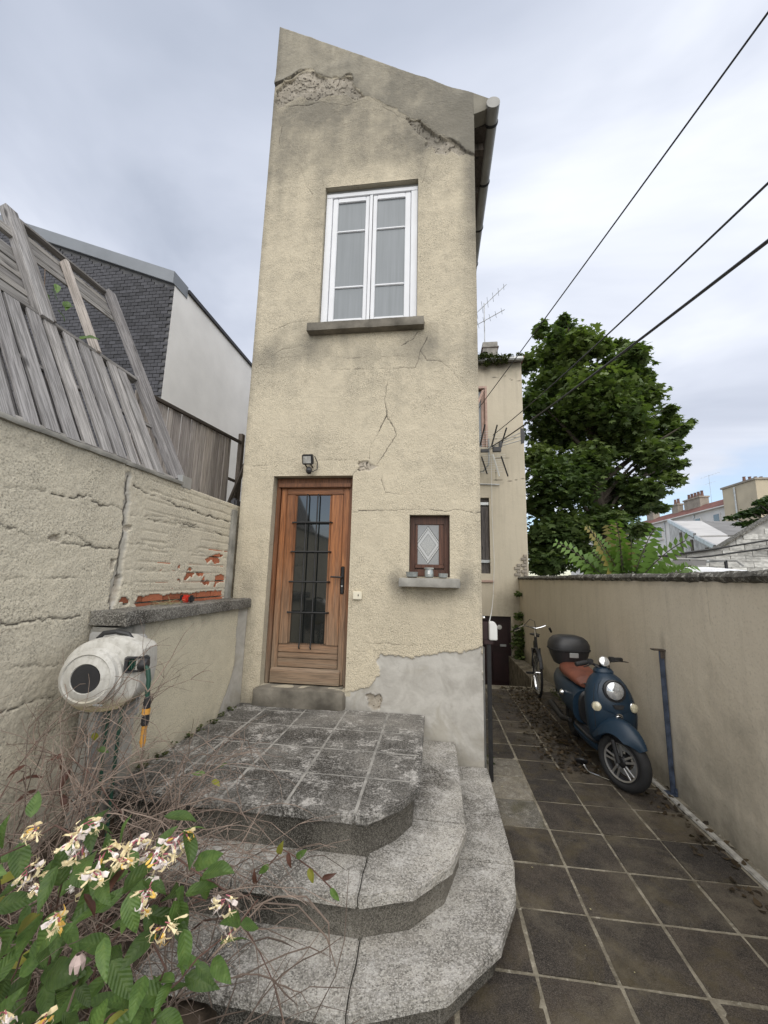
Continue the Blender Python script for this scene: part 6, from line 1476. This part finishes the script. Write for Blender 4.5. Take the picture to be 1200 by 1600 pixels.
for pl in STEMS: MB().tube([along(pl, k / 20)[0] + Vector((rng.gauss(0, .004), rng.gauss(0, .004), rng.gauss(0, .004))) for k in range(21)], [.0034 - .0001 * k for k in range(21)], 6).build('stem', M['twig_red'], hk)
nl = 0
for si, pl in enumerate(STEMS):
    npair = 7 if si == 4 else 18
    for k in range(npair):
        t_ = .42 + .58 * (k + rng.uniform(-.3, .3)) / npair if si != 4 else .60 + .40 * k / npair
        p, d = along(pl, min(1, t_)); sd = d.cross(Vector((0, 0, 1))).normalized(); rot = rng.uniform(0, 3.14)
        e1 = sd * math.cos(rot) + d.cross(sd) * math.sin(rot)
        for s_ in (-1, 1):
            off = Vector((rng.gauss(0, .035), rng.gauss(0, .04), rng.gauss(0, .035))) * (0.15 if si == 4 else 1)
            put_leaf(hk, LY if rng.random() < .05 else (LR if rng.random() < .04 else LM[rng.randrange(6)]), p + off, e1 * s_ * .8 + d * .5 + Vector((rng.gauss(0, .3), rng.gauss(-.1, .3), rng.gauss(-.25, .3))), Vector((rng.gauss(.05, .35), rng.gauss(-.45, .3), .85)), rng.uniform(.046, .080) * (.85 if si == 4 else 1)); nl += 1
for x, y_, z_, s_, dx, dz in ((-.88, .74, 1.19, .105, .9, .25), (-.90, .74, 1.12, .115, 1, -.05), (-.89, .75, 1.06, .085, .5, -.8), (-.80, .80, 1.06, .08, -.6, -.7), (-.70, .80, 1.10, .085, -.6, -.7), (-.90, .84, .82, .11, .9, .3), (-.84, .84, .80, .11, .9, .1), (-.78, .84, .79, .10, .6, -.2), (-.85, .82, .86, .09, .4, .8), (-.74, .82, .98, .085, .95, .3), (-.64, .84, .88, .07, .3, .9), (-.60, .86, .84, .08, -.1, -.9), (-.66, .86, .80, .08, .2, -.9)):
    put_leaf(hk, LM[rng.randrange(6)], (x, y_, z_), (dx, -.25, dz), (.1, -.75, .6), s_)
# the small trailing sprig over the second tread
sg = thing('trailing_sprig', 'thin trailing sprig with few small bronze leaves over the second step', 'plant', (-.55, 1.5, .7))
SG = [(-.77, 1.5, .60), (-.63, 1.5, .66), (-.58, 1.5, .74), (-.52, 1.5, .81), (-.49, 1.5, .80), (-.41, 1.5, .76), (-.34, 1.5, .71)]
MB().tube(SG, .0022, 5).build('stem', M['twig_red'], sg)
for k, t_ in enumerate((.35, .5, .58, .66, .72, .82, .92, .99)):
    p, d = along(SG, t_); put_leaf(sg, (LR, LM[0], LY)[k % 3], p, (rng.gauss(.2, .5), -.2, -.9 if k % 2 else .6), (0, -1, .3), .05)
# flowers
def flower_mesh(seed, faded=False):
    """a hanging cluster: short tubes, two recurved lips and thread-like stamens"""
    r_ = random.Random(seed); b = MB(); n_ = r_.randrange(6, 10)
    for k in range(n_):
        a = 2 * math.pi * k / n_ + r_.uniform(-.3, .3); el = r_.uniform(-1.15, .1)
        d = Vector((math.cos(a) * math.cos(el), math.sin(a) * math.cos(el), math.sin(el))).normalized(); L = r_.uniform(.018, .028)
        root = Vector((r_.gauss(0, .007), r_.gauss(0, .007), r_.gauss(0, .005))); mid = root + d * L * .55; tip = root + d * L * .85 + Vector((0, 0, -.003))
        b.m = r_.choice((1, 1, 0)); b.tube([root, mid], [.0010, .0018], 5, False)
        b.m = r_.choice((0, 0, 0, 2, 2, 3)); b.tube([mid, tip], [.0019, .0032], 6, False)
        if r_.random() < .2: b.tube([tip, tip + d * .006, tip + d * .010], [.0032, .0036, .001], 6); continue
        sd = (d.cross(Vector((0, 0, 1))) + Vector((r_.gauss(0, .5), r_.gauss(0, .5), r_.gauss(0, .5)))).normalized(); sd = (sd - d * sd.dot(d)).normalized(); x = d.cross(sd).normalized()
        for s_, w_, l_ in ((1, .0062, 1.0), (-1, .0026, 1.1)):
            q = [tip, tip + (d * .8 + sd * .45 * s_) * .008 * l_, tip + (d * .7 + sd * 1.25 * s_) * .012 * l_, tip + (-d * .1 + sd * 1.6 * s_) * .013 * l_]
            b.add([q[0] - x * w_ * .5, q[0] + x * w_ * .5, q[1] + x * w_, q[1] - x * w_, q[2] + x * w_ * .8, q[2] - x * w_ * .8, q[3] + x * w_ * .25, q[3] - x * w_ * .25], [(0, 1, 2, 3), (3, 2, 4, 5), (5, 4, 6, 7)], True)
        for j in range(4): b.tube([tip, tip + (d + Vector((r_.gauss(0, .25), r_.gauss(0, .25), r_.gauss(0, .25)))) * .014], [.0005, .0003], 3, False)
    return b.mesh('flower', [M['petal_cream'], M['petal_pink'], M['petal_white'], M['petal_yellow'], M['petal_faded']], fix=False)
FM = [flower_mesh(k) for k in range(6)]
for i, p in enumerate([(-.75, .8, 1.25), (-.67, .83, 1.25), (-.7, .86, 1.19), (-.5, .89, 1.22), (-.59, .92, 1.16), (-.49, .8, 1.23), (-.59, .83, 1.2), (-.81, .86, 1.14), (-.77, .89, 1.13), (-.73, .92, 1.09), (-.61, .8, 1.2), (-.53, .83, 1.15), (-.5, .86, 1.08), (-.4, .89, 1.11), (-.4, .92, 1.05), (-.68, .8, 1.12), (-.75, .83, 1.14), (-.86, .82, 1.1), (-.70, .82, .93), (-.78, .84, .89), (-.76, .8, .96), (-.80, .82, .91), (-.58, .86, 1.22), (-.52, .89, 1.2), (-.56, .86, 1.10), (-.67, .8, 1.24), (-.62, .83, 1.21)]):
    o = link_mesh('flower', FM[i % 6], hk, Vector(p) + Vector((0, -.045, .012)) - rootloc(hk)); o.rotation_euler = (rng.uniform(-.4, .4), rng.uniform(-.4, .4), rng.uniform(0, 6.28)); s_ = rng.uniform(.55, .8); o.scale = (s_, s_, s_)
def faded(p, s_, lab):
    t_ = thing('faded_flower', lab, 'flower', p)
    MB().tube([Vector(p), Vector(p) + Vector((-.02, .03, -.06)), Vector(p) + Vector((-.05, .05, -.13))], [.0022, .002, .002], 6).build('stalk', M['twig'], t_)
    for k in range(7):
        a = k * .9; d = Vector((.35 * math.cos(a), .35 * math.sin(a), -1)).normalized(); x = Vector((-math.sin(a), math.cos(a), 0)); c_ = Vector(p) + Vector((.004 * math.cos(a), .004 * math.sin(a), .01))
        b = MB(); b.add([c_ - x * .004 * s_, c_ + x * .004 * s_, c_ + d * .02 * s_ + x * .009 * s_ + Vector((math.cos(a), math.sin(a), 0)) * .004, c_ + d * .02 * s_ - x * .009 * s_ + Vector((math.cos(a), math.sin(a), 0)) * .004, c_ + d * .042 * s_ + x * .004 * s_, c_ + d * .042 * s_ - x * .004 * s_], [(0, 1, 2, 3), (3, 2, 4, 5)], True)
        b.build('petal', M['petal_faded'], t_, fix=False)
faded((-.655, .79, 1.035), .6, 'drooping faded pink flower on a bent stalk among the honeysuckle')
faded((-.81, .76, 1.07), .9, 'large withered pink flower at the left edge of the honeysuckle')

# ================================================================ BACKGROUND ON THE RIGHT
van = thing('white_van', 'white van roof with a dark roof rack showing over the right wall', 'van', (5.7, 9.2, 0))
prof_ = [(4.2, .35), (7.0, .35), (7.05, .8), (6.95, 1.25), (6.55, 1.95), (6.3, 2.06), (5.6, 2.11), (4.4, 2.08), (4.22, 1.95), (4.15, 1.2)]
vr = []
for y_, k in ((8.92, .95), (8.98, 1.), (9.2, 1.0), (10.4, 1.0), (10.62, 1.0), (10.68, .95)):
    vr.append([Vector((5.6 + (x - 5.6) * k, y_, 1.2 + (z_ - 1.2) * k)) for x, z_ in prof_])
MB().loft(vr, False).build('body', M['pvc'], van, .02)
MB().prism_xz([(6.55, 1.25), (6.88, 1.27), (6.52, 1.88), (6.3, 1.9), (5.9, 1.9), (5.85, 1.25)], 8.905, 8.93).build('side_window', M['door_glass'], van)
for x in (4.75, 6.45):
    for y_ in (9.0, 10.6): MB().lathe([(.2, -.1), (.32, -.09), (.33, 0), (.32, .09), (.2, .1)], (x, y_, .33), (0, 1, 0), 20).build('wheel', M['rubber'], van)
for y_ in (9.1, 10.5): MB().tube([(4.5, y_, 2.28), (6.2, y_, 2.26), (6.32, y_, 2.15)], .022, 6).build('roof_rail', M['gutter'], van)
for x in (4.6, 4.95, 5.3, 5.65, 6.0): MB().bar((x, 9.08, 2.25), (x, 10.52, 2.25), .05, .03).build('rack_bar', M['zinc'], van)
for x in (4.6, 5.3, 6.0):
    for y_ in (9.1, 10.5): MB().box(x - .02, x + .02, y_ - .02, y_ + .02, 2.05, 2.27).build('rack_foot', M['iron'], van)
MB().box(4.6, 5.6, 9.06, 9.09, 2.14, 2.24).build('rack_board', M['sheet_dark'], van)

bwl = thing('block_wall', 'worn whitish block wall with a sloping top right behind the white van', 'wall', (9, 13, 0))
topz = lambda x: 2.57 + (x - 6.84) * .161 if x < 8.33 else 2.81 + (x - 8.33) * .30 if x < 8.5 else 2.88 + (x - 8.5) * .638
MB().prism_xz([(6.7, 0), (11.5, 0), (11.5, topz(11.5) - .03), (8.5, topz(8.5) - .03), (6.7, topz(6.7) - .03)], 12.985, 13.25).build('wall_core', simple('block_mortar', (.38, .37, .35), .95, 0, .35, 3), bwl)
blk = simple('worn_block', (.50, .49, .46), .95, 0, .35, 3, .2, .6, 30, rand=.25)
bmeb = MB().box(-.5, .5, -.5, .5, -.5, .5).mesh('block', blk)
for r_ in range(22):
    for j in range(13):
        x0 = 6.7 + j * .40 + (.2 if r_ % 2 else 0); z0 = .8 + r_ * .165
        if z0 + .15 > topz(x0 + .05) - .02 or x0 > 11: continue
        o = link_mesh('block', bmeb, bwl, (x0 + .19 - 9, rng.uniform(-.01, .012), z0 + .075)); o.scale = (.388, .08, .155)
cpb = MB()
for a, b_ in ((6.7, 8.33), (8.33, 8.5), (8.5, 11.4)): cpb.bar((a, 13.08, topz(a) + .01), (b_, 13.08, topz(b_) + .01), .36, .05)
cpb.build('coping', M['coping'], bwl)
for k, (dz, lab) in enumerate(((.05, 'upper dark service cable strung along the block wall behind the van'), (-.09, 'lower dark service cable sagging along the block wall behind the van'))):
    tag(MB().tube([(6.6, 12.7, 2.50 + dz), (8.0, 12.7, 2.72 + dz - .05 * k), (9.5, 12.7, 3.0 + dz - .08 * k), (11.4, 12.7, 3.35 + dz)], .028, 6).build('service_cable', M['iron'], None), lab, 'cable')

shd = thing('workshop_shed', 'shed with pale and dark sheet roofs and worn white gable beyond the block wall', 'shed', (11, 17, 0))
def slab(name, q, th, mat): 
    q = [Vector(v) for v in q]; n_ = (q[1] - q[0]).cross(q[2] - q[0]).normalized()
    if n_.z < 0: n_ = -n_
    b = MB(); b.add(q + [v - n_ * th for v in q], [(0, 1, 2, 3), (7, 6, 5, 4)] + [(i, 4 + i, 4 + (i + 1) % 4, (i + 1) % 4) for i in range(4)])
    return b.build(name, mat, shd)
slab('roof', [(10.81, 18, 3.76), (12.06, 18, 3.80), (14.82, 24, 5.27), (13.14, 24, 5.26)], .07, M['sheet_roof'])
slab('roof', [(12.065, 18, 3.80), (12.7, 18, 3.84), (17.9, 24, 5.24), (14.825, 24, 5.27)], .07, M['sheet_dark'])
slab('roof', [(10.24, 16, 3.12), (10.60, 16, 3.14), (12.6, 17.9, 3.74), (10.77, 17.9, 3.68)], .07, M['sheet_roof'])
MB().bar((10.22, 15.98, 3.13), (10.77, 17.92, 3.70), .08, .16).build('verge', M['zinc'], shd); MB().bar((10.79, 17.98, 3.78), (13.12, 24, 5.28), .10, .18).build('verge', M['zinc'], shd)
wb_ = MB(); P3 = [(10.26, 16.05, 3.05), (10.80, 18.05, 3.62), (13.12, 24, 5.15)]
for a, b_ in zip(P3[:-1], P3[1:]): wb_.add([(a[0], a[1], 0), (b_[0], b_[1], 0), b_, a, (a[0] + .3, a[1], 0), (b_[0] + .3, b_[1], 0), (b_[0] + .3, b_[1], b_[2]), (a[0] + .3, a[1], a[2])], [(0, 1, 2, 3), (4, 7, 6, 5), (3, 2, 6, 7), (0, 3, 7, 4), (1, 5, 6, 2)])
wb_.build('gable_wall', blk, shd)
for y_ in (16.6, 18.3, 20.5): 
    x_ = float(np.interp(y_, [p[1] for p in P3], [p[0] for p in P3])); MB().box(x_ - .06, x_, y_, y_ + .12, 0, float(np.interp(y_, [p[1] for p in P3], [p[2] for p in P3])) - .05).build('pillar', M['concrete_dirty'], shd)

apt = thing('apartment_row', 'long white apartment row with a red tiled roof and chimneys in the far right distance', 'building', (28, 50, 0))
MB().box(27.4, 36, 40, 85, 0, 9.22).build('wall', M['far_white'], apt)
MB().prism_xz([(27.1, 9.22), (29.0, 10.32), (33, 10.32), (36, 9.22)], 40, 86).build('roof', M['red_tile'], apt)
MB().box(27.05, 27.4, 40, 86, 9.12, 9.22).build('cornice', M['far_white'], apt)
for k, y_ in enumerate((41.5, 44.3, 46.6, 48.6, 51.5, 55.5, 60, 66)):
    w_ = MB().box(27.30, 27.395, y_, y_ + .95, 7.15, 8.65).build('window', M['far_white'], apt)
    MB().box(27.28, 27.30, y_ + .1, y_ + .85, 7.25, 8.55).build('pane', M['door_glass'], w_)
    MB().box(27.2, 27.39, y_ - .1, y_ + 1.05, 7.0, 7.1).build('sill', M['far_white'], w_)
for x, y_, w_, d_, zt_, np_ in ((28.4, 55.2, .8, 1.6, 11.6, 2), (28.6, 50.2, .6, 1.2, 11.2, 2), (28.6, 46.2, .9, 2.8, 11.3, 5), (29.3, 41.6, .8, 1.4, 11.1, 3)):
    ch_ = MB().box(x, x + w_, y_, y_ + d_, 9.3, zt_).box(x - .08, x + w_ + .08, y_ - .08, y_ + d_ + .08, zt_ - .18, zt_ - .02).build('chimney', M['chimney_stone'], apt)
    for k in range(np_): MB().lathe([(.16, 0), (.12, .55), (.16, .6)], (x + w_ / 2, y_ + d_ * (k + .5) / np_, zt_), (0, 0, 1), 10).build('chimney_pot', M['terracotta'], ch_)
for y_ in (45.4, 50.9, 58): MB().tube([(27.34, y_, 0), (27.34, y_, 9.1)], .06, 6).build('drainpipe', M['zinc'], apt)
eb = thing('beige_apartment_block', 'taller plain beige block with a flat top closing the apartment row on the right', 'building', (30, 38, 0))
MB().box(26.7, 40, 36, 39.9, 0, 10.55).build('wall', M['beige_paint'], eb)
MB().box(26.6, 40.1, 35.9, 40.0, 10.56, 10.72).build('parapet', M['chimney_stone'], eb)
for k in range(4): MB().lathe([(.13, 0), (.10, .4), (.13, .45)], (26.95 + .45 * k, 37.5, 10.72), (0, 0, 1), 10).build('chimney_pot', M['terracotta'], eb)
MB().tube([(26.62, 38.3, 0), (26.62, 38.3, 10.4)], .07, 6).build('drainpipe', M['zinc'], eb)
yagi('street_aerial', 'tall television aerial standing among the chimneys of the apartment row', [((28.1, 45, 12.9), (30.1, 45, 13.6), (.4, .8, .1), 7, 1.6, .6), ((28.4, 45, 12.2), (29.6, 45, 12.6), (.4, .8, .1), 4, 1.0, .6)], None, [(28.98, 45, 9.9), (28.98, 45, 13.3)])
